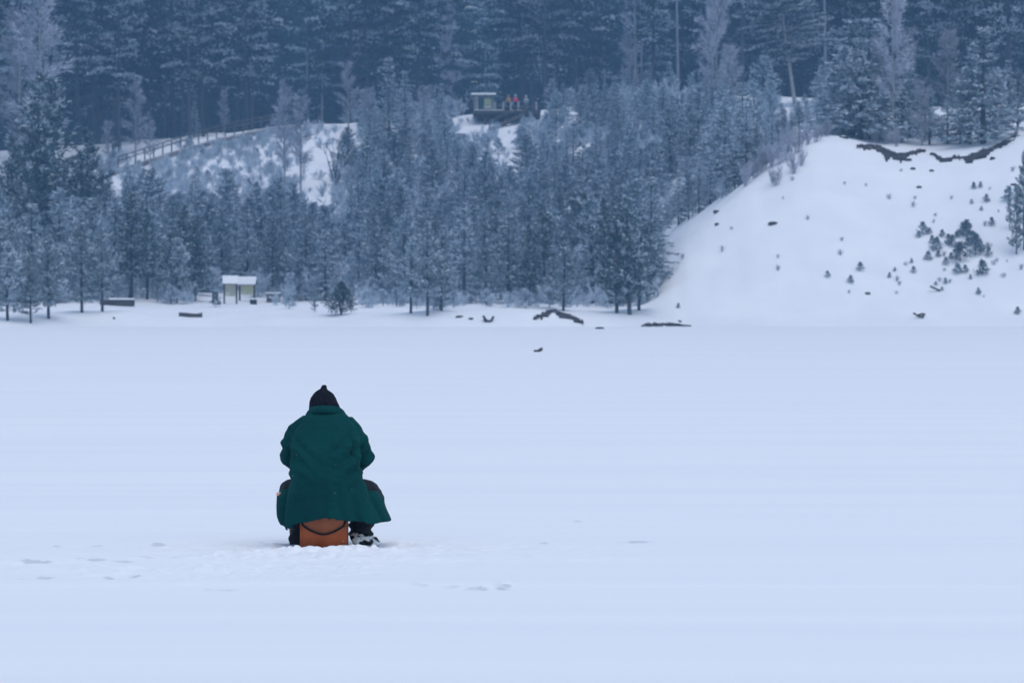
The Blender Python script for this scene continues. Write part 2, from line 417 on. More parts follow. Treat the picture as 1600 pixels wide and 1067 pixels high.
def tall_pine(seed, H=24.0, start=.45, wid=3.0, frost=.4, nb=30):
    r = random.Random(seed); t = MB(); c = MB()
    bend = V(r.uniform(-.5, .5), r.uniform(-.5, .5), 0)
    def axis_at(f): return V(0, 0, H * f) + bend * math.sin(f * 2.5)
    t.tube([axis_at(f) - (V(0, 0, .5) if f == 0 else V(0, 0, 0)) for f in (0, .15, .35, .55, .75, .92, 1)], [.24, .2, .175, .14, .1, .05, .02], 8)
    for k in range(6):      # dead snags below the crown
        f = r.uniform(.2, start); az = r.uniform(0, 6.28); p = axis_at(f)
        t.tube([p, p + V(math.cos(az), math.sin(az), r.uniform(-.3, .1)) * r.uniform(.5, 1.6)], [.03, .01], 3, cap=False)
    for k in range(nb):
        tt = (k + r.random()) / nb
        f = start + (1 - start) * tt
        az = r.uniform(0, 6.283)
        L = wid * (math.sqrt(max(0, 1 - tt ** 1.6)) * (.5 + .5 * min(1, tt * 3 + .1)) + .12) * r.uniform(.5, 1.2)
        el = math.radians(r.uniform(-16, 14) + 35 * tt * tt)
        d = V(math.cos(az) * math.cos(el), math.sin(az) * math.cos(el), math.sin(el))
        p0 = axis_at(f)
        t.tube([p0, p0 + d * L * .5 + V(0, 0, .12), p0 + d * L], [.05, .035, .015], 4, cap=False)
        sd = V(-d.y, d.x, 0).normalized()
        for pos in (.42, .70, .98):
            if pos < .5 and r.random() < .4: continue
            cen = p0 + d * (L * pos * r.uniform(.9, 1.08)) + sd * r.gauss(0, .25) + V(0, 0, .12)
            ra, rb, rz = r.uniform(.8, 1.6), r.uniform(.6, 1.2), r.uniform(.16, .34)
            rimed = r.random() < .1 + frost
            for q in range(int(34 * ra / .9)):
                u, v_, w_ = r.gauss(0, .5), r.gauss(0, .5), r.gauss(0, .5)
                p = cen + d * (u * ra) + sd * (v_ * rb) + V(0, 0, w_ * rz - .12 * (u * u + v_ * v_))
                fr = rimed and (w_ > -.05 or r.random() < .15)
                for _ in range(4):
                    c.blade(p, rdir(r, (d * .8 + V(0, 0, .30)), .6), r.uniform(.28, .52), r.uniform(.045, .085), 1 if fr else 0, r)
            if rimed and r.random() < .5:
                for _ in range(3): c.blob(cen + V(r.gauss(0, .4), r.gauss(0, .4), rz * .5), r.uniform(.15, .4), r.uniform(.12, .25), r.uniform(.04, .08), 3, az)
    return (t.mesh('tall_pine_trunk', [M['bark']]), c.mesh('tall_pine_crown', [M['dark_needle'], M['rime_needle'], M['snow'], M['frost_needle']]))

def spruce(seed, H=10.0, wid=1.9, frost=.5, dens=1.0, low=.05):
    r = random.Random(seed); t = MB(); c = MB()
    t.tube([V(0, 0, -.3), V(0, 0, H * .5), V(0, 0, H)], [H * .014 + .03, H * .008, .012], 6)
    nw = int(H / .38)
    for k in range(nw):
        f = low + (1 - low) * (k + r.uniform(-.3, .3)) / nw
        if f > .985: continue
        tt = (f - low) / (1 - low)
        for b in range(6):
            az = r.uniform(0, 6.283)
            L = (wid * (1 - tt) ** .9 + .12) * r.uniform(.6, 1.15)
            el = math.radians(-14 + 45 * tt * tt + r.uniform(-6, 6))
            d = V(math.cos(az) * math.cos(el), math.sin(az) * math.cos(el), math.sin(el))
            p0 = V(0, 0, H * f)
            t.tube([p0, p0 + d * L], [.018, .006], 3, cap=False)
            n = max(2, int(L / .19 * dens))
            for q in range(n):
                s = L * (.2 + .82 * (q + r.random() * .5) / n)
                sd = V(-d.y, d.x, 0)
                lat = r.gauss(0, .13) * (1.3 - s / L)
                p = p0 + d * s + sd * lat + V(0, 0, .10 * (s / L) ** 2)
                fr = r.random() < frost
                for _ in range(4):
                    c.blade(p, rdir(r, d + V(0, 0, -.25), .5), r.uniform(.22, .40), r.uniform(.035, .065), 1 if fr and r.random() < .8 else 0, r)
                if r.random() < .09:
                    c.blob(p + V(0, 0, .04), r.uniform(.09, .2), r.uniform(.06, .13), r.uniform(.03, .06), 2, az)
    return (t.mesh('spruce_trunk', [M['bark']]), c.mesh('spruce_crown', [M['needle'], M['frost_needle'], M['snow']]))

def birch(seed, H=9.0, wid=1.5, n=26, bark='birch_bark', twigs=80, tw=.024):
    r = random.Random(seed); t = MB(); c = MB()
    bend = V(r.uniform(-.35, .35), r.uniform(-.35, .35), 0)
    def ax(f): return V(0, 0, H * f) + bend * f * f
    t.tube([ax(0) - V(0, 0, .3), ax(.3), ax(.6), ax(.85), ax(1)], [H * .013, H * .010, H * .007, H * .004, .01], 7)
    for k in range(n):
        f = .22 + .74 * (k + r.random()) / n
        tt = (f - .22) / .78
        az = r.uniform(0, 6.283)
        L = (wid * (1 - tt) ** .7 * (.55 + .45 * min(1, tt * 4)) + .35) * r.uniform(.7, 1.25)
        el = math.radians(r.uniform(30, 62))
        d = V(math.cos(az) * math.cos(el), math.sin(az) * math.cos(el), math.sin(el))
        p0 = ax(f); pm = p0 + d * L * .6; pe = p0 + d * L + V(math.cos(az), math.sin(az), -.2) * L * .2
        t.tube([p0, pm, pe], [.028, .018, .006], 4, cap=False)
        for q in range(twigs):
            s = r.uniform(.2, 1.05)
            p = p0.lerp(pm, min(1, s / .6)) if s < .6 else pm.lerp(pe, min(1, (s - .6) / .4))
            p = p + V(r.gauss(0, .10), r.gauss(0, .10), r.gauss(0, .10))
            c.blade(p, rdir(r, (d * .7 + V(math.cos(az), math.sin(az), -.1) * .4), .5), r.uniform(.3, .75), r.uniform(.6, 1.3) * tw, 0, r)
    return (t.mesh('birch_trunk', [M[bark]]), c.mesh('birch_crown', [M['rime_twig']]))

def shrub(seed, H=1.6):
    r = random.Random(seed); c = MB()
    for k in range(16):
        az = r.uniform(0, 6.28); el = math.radians(r.uniform(50, 88))
        d = V(math.cos(az) * math.cos(el), math.sin(az) * math.cos(el), math.sin(el))
        L = H * r.uniform(.6, 1); p0 = V(r.gauss(0, .12), r.gauss(0, .12), -.1)
        c.tube([p0, p0 + d * L * .6, p0 + d * L + V(r.gauss(0, .1), r.gauss(0, .1), 0)], [.022, .014, .006], 4, cap=False)
        for q in range(26):
            p = p0 + d * L * r.uniform(.3, 1)
            c.blade(p, rdir(r, d, .5), r.uniform(.2, .5), r.uniform(.012, .024), 0, r)
    return c.mesh('bare_shrub', [M['rime_twig'], M['bark']])

def sapling(seed, H=1.2):
    r = random.Random(seed); c = MB()
    c.tube([V(0, 0, -.15), V(0, 0, H)], [.03, .01], 5, 2)
    n = int(30 + H * 26)
    for k in range(n):
        f = r.random() ** 1.2; az = r.uniform(0, 6.28)
        el = math.radians(15 + 40 * f)
        d = V(math.cos(az) * math.cos(el), math.sin(az) * math.cos(el), math.sin(el))
        L = (H * .42 * (1 - f) + .1) * r.uniform(.6, 1.1)
        for q in range(4):
            p = V(0, 0, H * (.08 + .85 * f)) + d * L * r.uniform(.3, 1)
            for _ in range(3):
                c.blade(p, rdir(r, d + V(0, 0, .3), .6), r.uniform(.12, .24), r.uniform(.02, .04), 1 if r.random() < .22 else 0, r)
    return c.mesh('pine_sapling', [M['needle'], M['frost_needle'], M['bark']])

PINES = [young_pine(100 + i, 6.0, b, wd, fr, sn) for i, (b, wd, fr, sn) in enumerate(
    ((.08, 1.75, .42, .55), (.12, 1.6, .50, .7), (.16, 1.85, .36, .4), (.08, 1.5, .55, .8), (.14, 1.7, .45, .5), (.10, 1.9, .38, .6)))]
POLES = [young_pine(140 + i, 8.0, b, wd, fr, .35) for i, (b, wd, fr) in enumerate(((.15, 2.0, .36), (.20, 1.85, .42), (.12, 2.2, .32), (.22, 2.0, .38)))]
TALLS = [tall_pine(200 + i, 24, s, wd, fr) for i, (s, wd, fr) in enumerate(((.26, 3.8, .30), (.34, 3.4, .60), (.20, 4.0, .12), (.38, 3.2, .45), (.28, 3.8, .75), (.22, 3.6, .25)))]
SPRUCES = [spruce(300 + i, 10, wd, fr) for i, (wd, fr) in enumerate(((2.2, .6), (1.9, .7), (2.4, .6)))]
BIRCHES = [birch(400 + i, 9, wd, 28) for i, wd in enumerate((1.5, 1.2, 1.8))]
SAPS = [sapling(500 + i, 1.2) for i in range(4)]
SHRUBS = [shrub(550 + i) for i in range(3)]
DARKS = [young_pine(160 + i, 8.0, b, wd, .35, .4) for i, (b, wd) in enumerate(((.15, 2.0), (.20, 1.8), (.10, 2.2), (.22, 1.9)))]
def round_pine(seed, H=3.0, wd=1.25):
    r = random.Random(seed); t = MB(); c = MB()
    for k in range(5):
        a = r.uniform(0, 6.28); q = r.uniform(.2, .8)
        t.tube([V(0, 0, -.2), V(math.cos(a) * .15, math.sin(a) * .15, H * .3), V(math.cos(a) * q * .6, math.sin(a) * q * .6, H * .8)], [.06, .045, .012], 5)
    for k in range(900):
        a = r.uniform(0, 6.28); f = r.random() ** .8; q = math.sqrt(r.random())
        rad = wd * (.62 + .38 * math.sin(math.pi * min(1, f * 1.25 + .12))) * (1 - f ** 3) * (1 + .22 * math.sin(a * 3 + f * 9) + .15 * math.sin(a * 7 - f * 5))
        p = V(math.cos(a) * q * rad, math.sin(a) * q * rad, H * (.06 + .9 * f))
        o = V(math.cos(a), math.sin(a), .5).normalized(); fr = r.random() < .12 + .4 * max(0, math.sin(a * 2 + f * 14)) * q
        for _ in range(5): c.blade(p, rdir(r, o, .55), r.uniform(.16, .30), r.uniform(.02, .04), 1 if fr else 0, r)
        if r.random() < .03: c.blob(p, r.uniform(.1, .22), r.uniform(.08, .14), .05, 2, a)
    return (t.mesh('round_bush_trunk', [M['bark']]), c.mesh('round_bush_crown', [M['needle'], M['frost_needle'], M['snow']]))
BUSHES = [round_pine(170)]
for k in DARKS + BUSHES: k[1].materials[0] = M['mid_needle']; k[1].materials[1] = M['rime_needle']
BASE = {}
for lst, h in ((DARKS, 8.), (BUSHES, 3.), (PINES, 6.), (POLES, 8.), (TALLS, 24.), (SPRUCES, 10.), (BIRCHES, 9.)):
    for k in lst: BASE[id(k)] = h

PROTO = {}
def tree(name, proto, loc, H, label, cat, group=None, rz=None, lean=(0, 0), wide=1.0):
    s = H / BASE[id(proto)]
    root = empty(name, loc, R.uniform(0, 6.28) if rz is None else rz)
    root.scale = (s * wide, s * wide, s)
    root.rotation_euler.x, root.rotation_euler.y = lean
    if id(proto) not in PROTO:
        a = link('trunk', proto[0], root); b = link('crown', proto[1], root)
        PROTO[id(proto)] = (a, b)
    else:
        for o in PROTO[id(proto)]:
            c = o.copy(); COL.objects.link(c); c.parent = root
    return tag(root, label, cat, group)

def ht(px, base, top):
    g = ground(px, base)
    return g, (base - top) * g.y / F

# ------------------------------------------------------------------ young pines of the thicket
EDGE_Y = [140, 150, 190, 215, 300, 360, 470, 500, 530]
EDGE_X = [1340, 1330, 1300, 1240, 1148, 1043, 1018, 1008, 1000]
def edge_x(py): return np.interp(py, EDGE_Y, EDGE_X)
CLEAR = [(476, 205, 522, 312, 1.), (336, 220, 440, 262, .9), (250, 240, 336, 290, .75), (520, 200, 560, 250, .6), (708, 184, 764, 206, 1.), (785, 194, 809, 240, 1.),
         (728, 140, 850, 186, 1.), (342, 466, 446, 482, 1.), (165, 470, 214, 500, 1.), (268, 480, 330, 500, 1.), (480, 470, 556, 520, 1.), (700, 484, 1010, 530, 1.),
         (300, 462, 345, 475, .8), (1150, 150, 1330, 175, .7), (1216, 100, 1264, 168, 1.)]
placed = []
def free(x, y, dmin):
    return all((x - a) ** 2 + (y - b) ** 2 > dmin * dmin for a, b in placed)

front = [  # photograph base column, base row, top row, variety
    (12, 503, 380, 0, 1), (48, 506, 402, 1, 0), (76, 498, 372, 0, 2), (128, 490, 338, 1, 2), (160, 488, 352, 1, 0), (205, 470, 300, 1, 1), (230, 468, 326, 1, 3), (266, 472, 345, 1, 0), (287, 470, 318, 1, 1),
    (305, 471, 352, 1, 2), (425, 464, 340, 1, 3), (445, 462, 330, 1, 0), (470, 460, 345, 1, 1), (560, 466, 352, 1, 2), (588, 468, 322, 1, 0), (642, 490, 372, 1, 3), (668, 494, 350, 1, 1), (690, 486, 360, 1, 0),
    (716, 470, 335, 1, 2), (760, 472, 330, 1, 0), (827, 479, 352, 1, 3), (802, 470, 330, 1, 1), (880, 486, 376, 0, 2), (852, 474, 318, 1, 2), (915, 470, 305, 1, 0), (964, 490, 322, 1, 1), (984, 492, 308, 1, 2), (998, 486, 330, 1, 0),
    (944, 474, 312, 1, 3), (1012, 470, 345, 1, 3)]
fl = ['tall young pine standing at the shore, trunk bare at the bottom', ]
for i, (px, b, tp, kind, var) in enumerate(front):
    g, H = ht(px, b, tp)
    where = ('at the far left end of the shore' if px < 100 else 'beside the snow topped bench' if px < 220 else 'left of the notice boards' if px < 330 else 'right of the notice boards' if px < 500
             else 'right of the round bush' if px < 620 else 'on the low bank in the middle of the shore' if px < 780 else 'above the dark soil on the bank' if px < 930 else 'at the foot of the bare snow slope')
    tree('young_pine', (DARKS if kind and (px > 820 or 200 < px < 320) else POLES if kind else PINES)[var], g, H, 'front row pine with bare trunk ' + where, 'pine tree', 'front row pines ' + where, wide=1.02 if kind else 1.1)
    placed.append((g.x, g.y))

rows_ = {}
def depth_at(px, py):
    k = int(px // 20)
    if k not in rows_:
        ds = np.arange(282, 452, 1.0)
        rows_[k] = (ds, np.minimum.accumulate([HOR + (EYE - tz((px - 800) / F * q, q)) * F / q for q in ds]))
    ds, ys = rows_[k]
    return float(np.interp(-py, -ys, ds))
count = 0; tries = 0; nsp = 0; brush = []
while (count < 246 or nsp < 175 or len(brush) < 1500) and tries < 60000:
    tries += 1
    px = R.uniform(-70, 1300)
    py = R.uniform(150, 474) if R.random() < .8 else R.uniform(300, 474)
    if px > edge_x(py) + min(5, R.gauss(-3, 5)): continue
    D = depth_at(px, py)
    x = (px - 800) / F * D; z = tz(x, D); py = HOR + (EYE - z) * F / D
    left = px < 540
    if left and D > 425 - max(0, 150 - px) * .1: continue
    kind = R.random()
    if kind < .5:
        if len(brush) >= 1500: continue
        H = R.uniform(.9, 2.4)
    else:
        H = np.interp(D, [290, 330, 380, 445], [7.4, 6.8, 5.2, 3.9]) * R.uniform(.72, 1.25)
    hp = H * F / D; wp = .20 * hp
    bad = False
    for x0, y0, x1, y1, pr in CLEAR:
        wq = wp * .7
        if x0 in (342, 165, 268) and py < y0: continue
        if px + wq > x0 and px - wq < x1 and py > y0 and py - hp < y1 and R.random() < pr * (1 if kind >= .5 or pr > .92 else .55): bad = True; break
    if bad: continue
    if kind < .5:
        if px < 545 and py < 325 and px > 180:
            H *= .55
        brush.append((x, D, z, H)); continue
    if left and py - hp < np.interp(px, [0, 150, 250, 340, 440, 470, 535, 540], [285, 268, 252, 240, 256, 300, 300, 190]): continue
    if not free(x, D, 1.75): continue
    sprucy = kind > (.70 if (px > 600 and py < 330) else .80)
    if sprucy:
        if nsp >= 175: continue
        nsp += 1
    else:
        if count >= 246: continue
        count += 1
    placed.append((x, D))
    sp = 'spruce' if sprucy else 'pine'
    if left:
        lab, grp = 'snow dusted young %s on the slope below the railed road' % sp, 'young %ss below the railed road' % sp
    elif py > 330:
        lab, grp = 'snow dusted young %s in the lower half of the dense thicket' % sp, 'young %ss in the lower thicket' % sp
    elif px < 850:
        lab, grp = 'snow dusted young %s high in the thicket below the viewing deck' % sp, 'young %ss below the viewing deck' % sp
    else:
        lab, grp = 'snow dusted young %s high in the thicket toward the bare snow slope' % sp, 'young %ss high beside the snow slope' % sp
    if sprucy:
        tree('young_spruce', R.choice(SPRUCES), V(x, D, z), H * .95, lab, 'spruce', grp, wide=R.uniform(1.15, 1.5))
    else:
        pr = R.choice(PINES if R.random() < .72 or D > 380 else POLES)
        tree('young_pine', pr, V(x, D, z), H, lab, 'pine tree', grp, wide=R.uniform(1.05, 1.4))
for k in range(330):   # low frosted scrub dotting the open slope below the road
    px = R.uniform(205, 535); py = R.uniform(np.interp(px, [200, 430, 540], [275, 208, 200]), 320)
    if 476 < px < 520 and R.random() < .7: continue
    g = ground(px, py); brush.append((g.x, g.y, g.z, R.uniform(.25, .95)))
for k in range(75):   # frosted growth hiding much of the railing
    px = R.uniform(60, 505); py = np.interp(px, [20, 90, 150, 240, 330, 430, 505], [316, 300, 285, 260, 233, 211, 203]) + R.uniform(1, 13)
    g = ground(px, py); brush.append((g.x, g.y, g.z, R.uniform(.4, 1.2)))
for k in range(90):   # and the hill top around the leaning pine and the deck
    px, py = R.choice(((R.uniform(1200, 1330), R.uniform(150, 205)), (R.uniform(1255, 1330), R.uniform(165, 215)), (R.uniform(700, 815), R.uniform(186, 250))))
    g = ground(px, py); brush.append((g.x, g.y, g.z, R.uniform(.25, .8)))
for k in range(420):   # low frosted growth along the shore edge of the thicket
    px = R.choice((R.uniform(540, 1000), R.uniform(-40, 300), R.uniform(420, 1000))); py = R.uniform(448, 484) if px > 400 else R.uniform(440, 476)
    if any(px > x0 - 6 and px < x1 + 6 and py > y0 - 2 and py < y1 for x0, y0, x1, y1, q in CLEAR[8:12]): continue
    if px > edge_x(py) - 8: continue
    g = ground(px, py); brush.append((g.x, g.y, g.z, R.uniform(.5, 1.5)))
print('brush', len(brush), 'spruce', nsp)
def merged(name, items, mats, label, cat):
    """one object out of many transformed copies: items = (mesh, x, y, z, sx, sz, angle)"""
    rv, rf, rm, off = [], [], [], 0
    for me, x, y, z, sx, sz, a in items:
        co = np.empty(len(me.vertices) * 3, np.float32); me.vertices.foreach_get('co', co); co = co.reshape(-1, 3)
        c, q = math.cos(a), math.sin(a)
        rv.append(np.stack([(co[:, 0] * c - co[:, 1] * q) * sx + x, (co[:, 0] * q + co[:, 1] * c) * sx + y, co[:, 2] * sz + z], -1))
        li = np.empty(len(me.loops), np.int32); me.loops.foreach_get('vertex_index', li)
        lt = np.empty(len(me.polygons), np.int32); me.polygons.foreach_get('loop_total', lt)
        mi = np.empty(len(me.polygons), np.int32); me.polygons.foreach_get('material_index', mi)
        rf.append((li + off, lt)); rm.append(mi); off += len(co)
    me = bpy.data.meshes.new(name)
    co = np.concatenate(rv); li = np.concatenate([a for a, b in rf]); lt = np.concatenate([b for a, b in rf])
    me.vertices.add(len(co)); me.vertices.foreach_set('co', co.astype(np.float32).ravel())
    me.loops.add(len(li)); me.loops.foreach_set('vertex_index', li)
    me.polygons.add(len(lt)); me.polygons.foreach_set('loop_start', np.concatenate([[0], np.cumsum(lt)[:-1]]).astype(np.int32)); me.polygons.foreach_set('loop_total', lt)
    for m in mats: me.materials.append(m)
    me.polygons.foreach_set('material_index', np.concatenate(rm)); me.update(calc_edges=True)
    return tag(link(name, me), label, cat, kind='stuff')
merged('undergrowth', [(R.choice(SHRUBS if h < 1.0 else SAPS + SHRUBS[:1]), x, y, z, h / 1.2 * 1.2, h / 1.2, R.uniform(0, 6.28)) for x, y, z, h in brush], [M['frost_needle'], M['rime_needle'], M['bark']],
       'frosted undergrowth filling the ground between the young trees', 'undergrowth')
print('young pines', count, 'tries', tries)

# big dark pines on the left edge and right edge
for px, b, tp, var, lab in ((52, 418, 118, 2, 'tallest dark bushy pine at the far left, forked at the top'), (88, 412, 124, 0, 'dark bushy pine right of the tallest far left pine'), (20, 430, 215, 3, 'dark pine leaning out of the left picture edge'),
                            (128, 420, 240, 1, 'dark bushy pine second from the tall far left pair'), (140, 400, 205, 2, 'dark pine left of the frosted birch below the road'),
                            (1588, 400, 292, 2, 'dense dark pine at the right edge of the snow slope'), (1600, 392, 240, 0, 'dark pine cut off by the right picture edge'), (1577, 360, 300, 1, 'small dark pine left of the right edge pines')):
    g, H = ht(px, b, tp)
    tree('dark_pine', DARKS[var], g, H, lab, 'pine tree', wide=1.0 if px < 1000 else .55)

# ------------------------------------------------------------------ spruces, birches and other single trees
for px, b, tp, var, wide, lab in (
    (304, 214, 158, 0, 1.0, 'small conical spruce above the railed road'), (608, 250, 92, 1, 1.1, 'slim frosted spruce right of the broad frosted birch'), (633, 240, 112, 1, 1.0, 'slim frosted spruce second from the broad birch'),
    (1536, 226, 40, 2, 1.6, 'tall conical spruce on top of the bank at the right'), (1330, 215, 32, 0, 2.1, 'broad bushy spruce at the left of the bank top group'), (1318, 208, 70, 2, 1.8, 'shorter spruce in front of the broad bank top spruce'),
    (1358, 218, 30, 1, 2.0, 'bushy spruce close to the tall white birch'), (1420, 215, 95, 2, 1.8, 'spruce right of the tall white birch'), (1500, 225, 120, 0, 1.2, 'half height spruce left of the tall conical spruce'), (1575, 205, 95, 1, 1.2, 'slim spruce near the right picture edge on the bank'),
    (1010, 200, 125, 0, 1.3, 'frosted spruce topping the thicket below the tall trunks'), (880, 190, 130, 2, 1.2, 'frosted spruce right of the viewing deck'), (1036, 205, 128, 1, 1.3, 'frosted spruce beside the one topping the thicket'), (960, 200, 118, 2, 1.3, 'spruce left of the one topping the thicket'),
    (690, 215, 132, 1, 1.1, 'frosted spruce left of the viewing deck'), (1208, 172, 128, 1, 1.0, 'tiny spruce left of the leaning pine'), (1188, 180, 135, 0, 1.0, 'little spruce two steps left of the leaning pine'), (1480, 226, 150, 1, 1.3, 'low spruce below the frosted birch on the bank top')):
    g, H = ht(px, b, tp)
    tree('spruce', SPRUCES[var], g, H, lab, 'spruce', wide=wide)

for px, b, tp, var, wide, lab in (
    (212, 262, 128, 1, 1.0, 'frosted birch standing on the railed road at the left'), (350, 214, 142, 1, .8, 'slim frosted birch above the middle of the railed road'), (445, 300, 130, 0, .8, 'tall frosted birch across the end of the railing'),
    (470, 300, 150, 1, .9, 'shorter frosted birch right of the one across the railing'), (545, 205, 100, 2, 1.0, 'broad frosted birch on top of the hill left of the deck'), (575, 215, 140, 2, .9, 'frosted birch just right of the broad hilltop birch'),
    (662, 215, 138, 0, 1.1, 'frosted birch between the slim spruces and the deck'), (1395, 225, -40, 0, .62, 'tallest white frosted birch on the bank top'), (1410, 220, 45, 2, .9, 'bushy frosted birch beside the tallest white birch'), (1372, 222, 60, 1, .9, 'frosted birch left of the tallest white birch'),
    (1480, 222, 48, 1, .9, 'slim frosted birch between the bank top spruces'), (1118, 215, -30, 2, .6, 'tall pale frosted birch at the forest edge above the thicket'), (1140, 210, 70, 1, .9, 'shorter pale birch right of the tall forest edge birch'),
    (1440, 228, 130, 0, 1.2, 'low frosted birch on the bank top above the bare soil'), (1560, 215, 130, 1, 1.1, 'low frosted birch near the right end of the bank'), (170, 270, 190, 1, 1., 'low frosted birch left of the birch on the road'),
    (235, 262, 190, 0, 1., 'low frosted birch right of the birch on the road')):
    g, H = ht(px, b, tp)
    tree('birch', BIRCHES[var], g, H, lab, 'birch', wide=wide)

for px, b, tp, var, lab in ((1344, 219, 62, 1, 'frosted bushy pine left of the tallest white birch'), (1408, 223, 84, 3, 'frosted bushy pine right of the tallest white birch'), (1452, 227, 142, 0, 'low frosted pine right above the gap in the bare soil'), (1516, 227, 112, 2, 'frosted pine just left of the tall conical bank spruce'),
                            (1556, 216, 108, 4, 'frosted pine just right of the tall conical bank spruce'), (1304, 205, 120, 3, 'small frosted pine at the left end of the bank top'), (1590, 200, 110, 0, 'frosted pine at the right end of the bank top')):
    g, H = ht(px, b, tp)
    tree('bank_pine', PINES[var], g, H, lab, 'pine tree', wide=1.25)

for k, (px, b, hp) in enumerate(((1148, 296, 62), (1160, 286, 70), (1172, 276, 58), (1184, 268, 72), (1196, 258, 60), (1206, 250, 66), (1216, 240, 52), (1226, 228, 58), (1236, 220, 46), (1248, 212, 52), (1262, 204, 42), (1276, 197, 44), (1288, 190, 36), (1178, 250, 62), (1200, 232, 58), (1222, 208, 46),
                                 (1160, 262, 66), (1140, 282, 70), (1128, 306, 66), (1110, 320, 70), (1092, 334, 72), (1076, 344, 76), (1060, 352, 80), (1240, 196, 40), (1258, 186, 38), (1272, 178, 36), (1190, 214, 50), (1170, 232, 56))):
    g = ground(px, b)
    if k % 3: tree('young_spruce', SPRUCES[k % 2 + 1], g, hp * g.y / F, 'snow dusted young spruce on the ridge between thicket and bare slope', 'spruce', 'young spruces along the ridge', wide=1.25)
    else: tree('young_pine', PINES[k % 6], g, hp * g.y / F, 'snow dusted young pine on the ridge between thicket and bare slope', 'pine tree', 'young pines along the ridge', wide=1.2)

# bare forked tree on the open snow patch
r = random.Random(77); t = MB()
g, H = ht(525, 292, 205)
def limb(p, d, L, rad, depth):
    e = p + d * L
    t.tube([p, p + d * L * .5 + V(r.gauss(0, .03), r.gauss(0, .03), 0) * L, e], [rad, rad * .8, rad * .55], 5, cap=False)
    if depth:
        for k in range(r.choice((2, 3, 3))):
            limb(p + d * L * r.uniform(.45, 1), (d + V(r.gauss(0, .35), r.gauss(0, .35), .1)).normalized(), L * r.uniform(.5, .75), rad * .5, depth - 1)
for ax_ in (-.30, -.12, .06, .22, .36): limb(V(0, 0, -.2), V(ax_, r.uniform(-.2, .2), 1).normalized(), H * .5, .085, 3)
tw = MB()
root = empty('bare_tree', g); tag(root, 'bare dark forked tree alone on the open snow patch', 'tree')
link('trunk', t.mesh('bare_tree', [M['bark']]), root)

# leaning pine with its layered crown beside the hilltop road
g, H = ht(1242, 165, -30)
LEAN = tall_pine(290, 24, .36, 4.6, .85, 64); BASE[id(LEAN)] = 24.
LEAN[0].materials[0] = M['pale_wood']; LEAN[1].materials[1] = M['frost_needle']; LEAN[1].materials[0] = M['mid_needle']
tree('leaning_pine', LEAN, g, H, 'leaning pine with pale bare trunk and layered snowy crown', 'pine tree', rz=0.0, lean=(0.0, -.15), wide=1.7)

# ------------------------------------------------------------------ tall forest
n = 0; tried = 0; tp_ = []
while n < 190 and tried < 20000:
    tried += 1
    D = 400 + 185 * R.random() ** 1.15
    px = R.uniform(-130, 1730)
    x = (px - 800) / F * D; z = tz(x, D)
    dmin = {0: 425, 1: 425, 2: 438}.get(min(2, int(px // 280)) if px < 840 else 9, 0)
    lo = np.interp(px, [0, 150, 300, 430, 620, 860, 1000, 1200, 1300, 1600], [412, 422, 432, 440, 452, 462, 456, 448, 408, 402])
    if D < lo: continue
    if 680 < px < 818 and D < 560: continue
    if (470 < px < 520 or 1040 < px < 1085 or 940 < px < 990) and D < 520: continue
    if any((x - a) ** 2 + (D - b) ** 2 < 6.0 ** 2 for a, b in tp_): continue
    tp_.append((x, D)); n += 1
    H = R.uniform(20, 28)
    zone = ('behind the railed road' if px < 520 else 'behind the viewing deck' if px < 900 else 'above the upper thicket' if px < 1280 else 'behind the bank top trees')
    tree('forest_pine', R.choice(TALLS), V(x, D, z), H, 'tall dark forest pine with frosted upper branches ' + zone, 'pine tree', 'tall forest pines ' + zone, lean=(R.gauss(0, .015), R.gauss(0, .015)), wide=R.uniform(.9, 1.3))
print('forest', n, tried)

for px, b, tp, var, wide, lab in ((66, 300, -25, 2, .75, 'tall frosted birch high at the far left of the forest'), (30, 300, 20, 0, .8, 'tall frosted birch at the picture edge left of the far left birch'), (985, 158, -40, 1, .6, 'pale slender birch above the thicket top'),
                                  (1592, 150, -30, 1, .5, 'pale slender birch in the right picture corner'), (700, 172, -30, 0, .55, 'pale tall birch at the left of the dark gap'), (1112, 152, -60, 2, .5, 'pale broad birch behind the tall forest edge birch')):
    g, H = ht(px, b, tp)
    tree('birch', BIRCHES[var], g, H, lab, 'birch', wide=wide)

# pale bare trunks in the dark gaps of the forest
GAPS = [tall_pine(295 + i, 30, .5, 2.4, .5, 26) for i in range(2)]
PALE = noisy('pale_bark', (0.15, 0.16, 0.185), (0.24, 0.25, 0.28), 2.0, .9, stretch=(1, 1, .3))
for k in GAPS: k[0].materials[0] = PALE; BASE[id(k)] = 30.
for i, (px, b, w_) in enumerate(((946, 160, .8), (993, 160, .9), (1004, 158, .7), (1022, 156, .7), (503, 190, .6), (482, 192, .7), (868, 170, .6), (1060, 155, .8), (1290, 160, .7), (1446, 165, .7), (1572, 160, .6), (612, 190, .7))):
    tree('forest_pine', GAPS[i % 2], ground(px, b, 14), 30, 'tall forest pine with pale bare trunk rising out of the dark gaps', 'pine tree', 'forest pines with pale trunks in the dark gaps', wide=w_)

# far wood closing the forest behind (one mass, trees merge)
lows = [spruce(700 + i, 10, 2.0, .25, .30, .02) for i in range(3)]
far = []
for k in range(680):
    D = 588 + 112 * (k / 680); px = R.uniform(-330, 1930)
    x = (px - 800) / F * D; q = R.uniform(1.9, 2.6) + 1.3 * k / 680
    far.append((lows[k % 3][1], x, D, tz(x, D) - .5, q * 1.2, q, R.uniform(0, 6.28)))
merged('far_wood', far, (M['dark_needle'], M['dark_needle'], M['dark_needle']), 'dark mass of far trees filling the gaps behind the tall pines', 'wood')

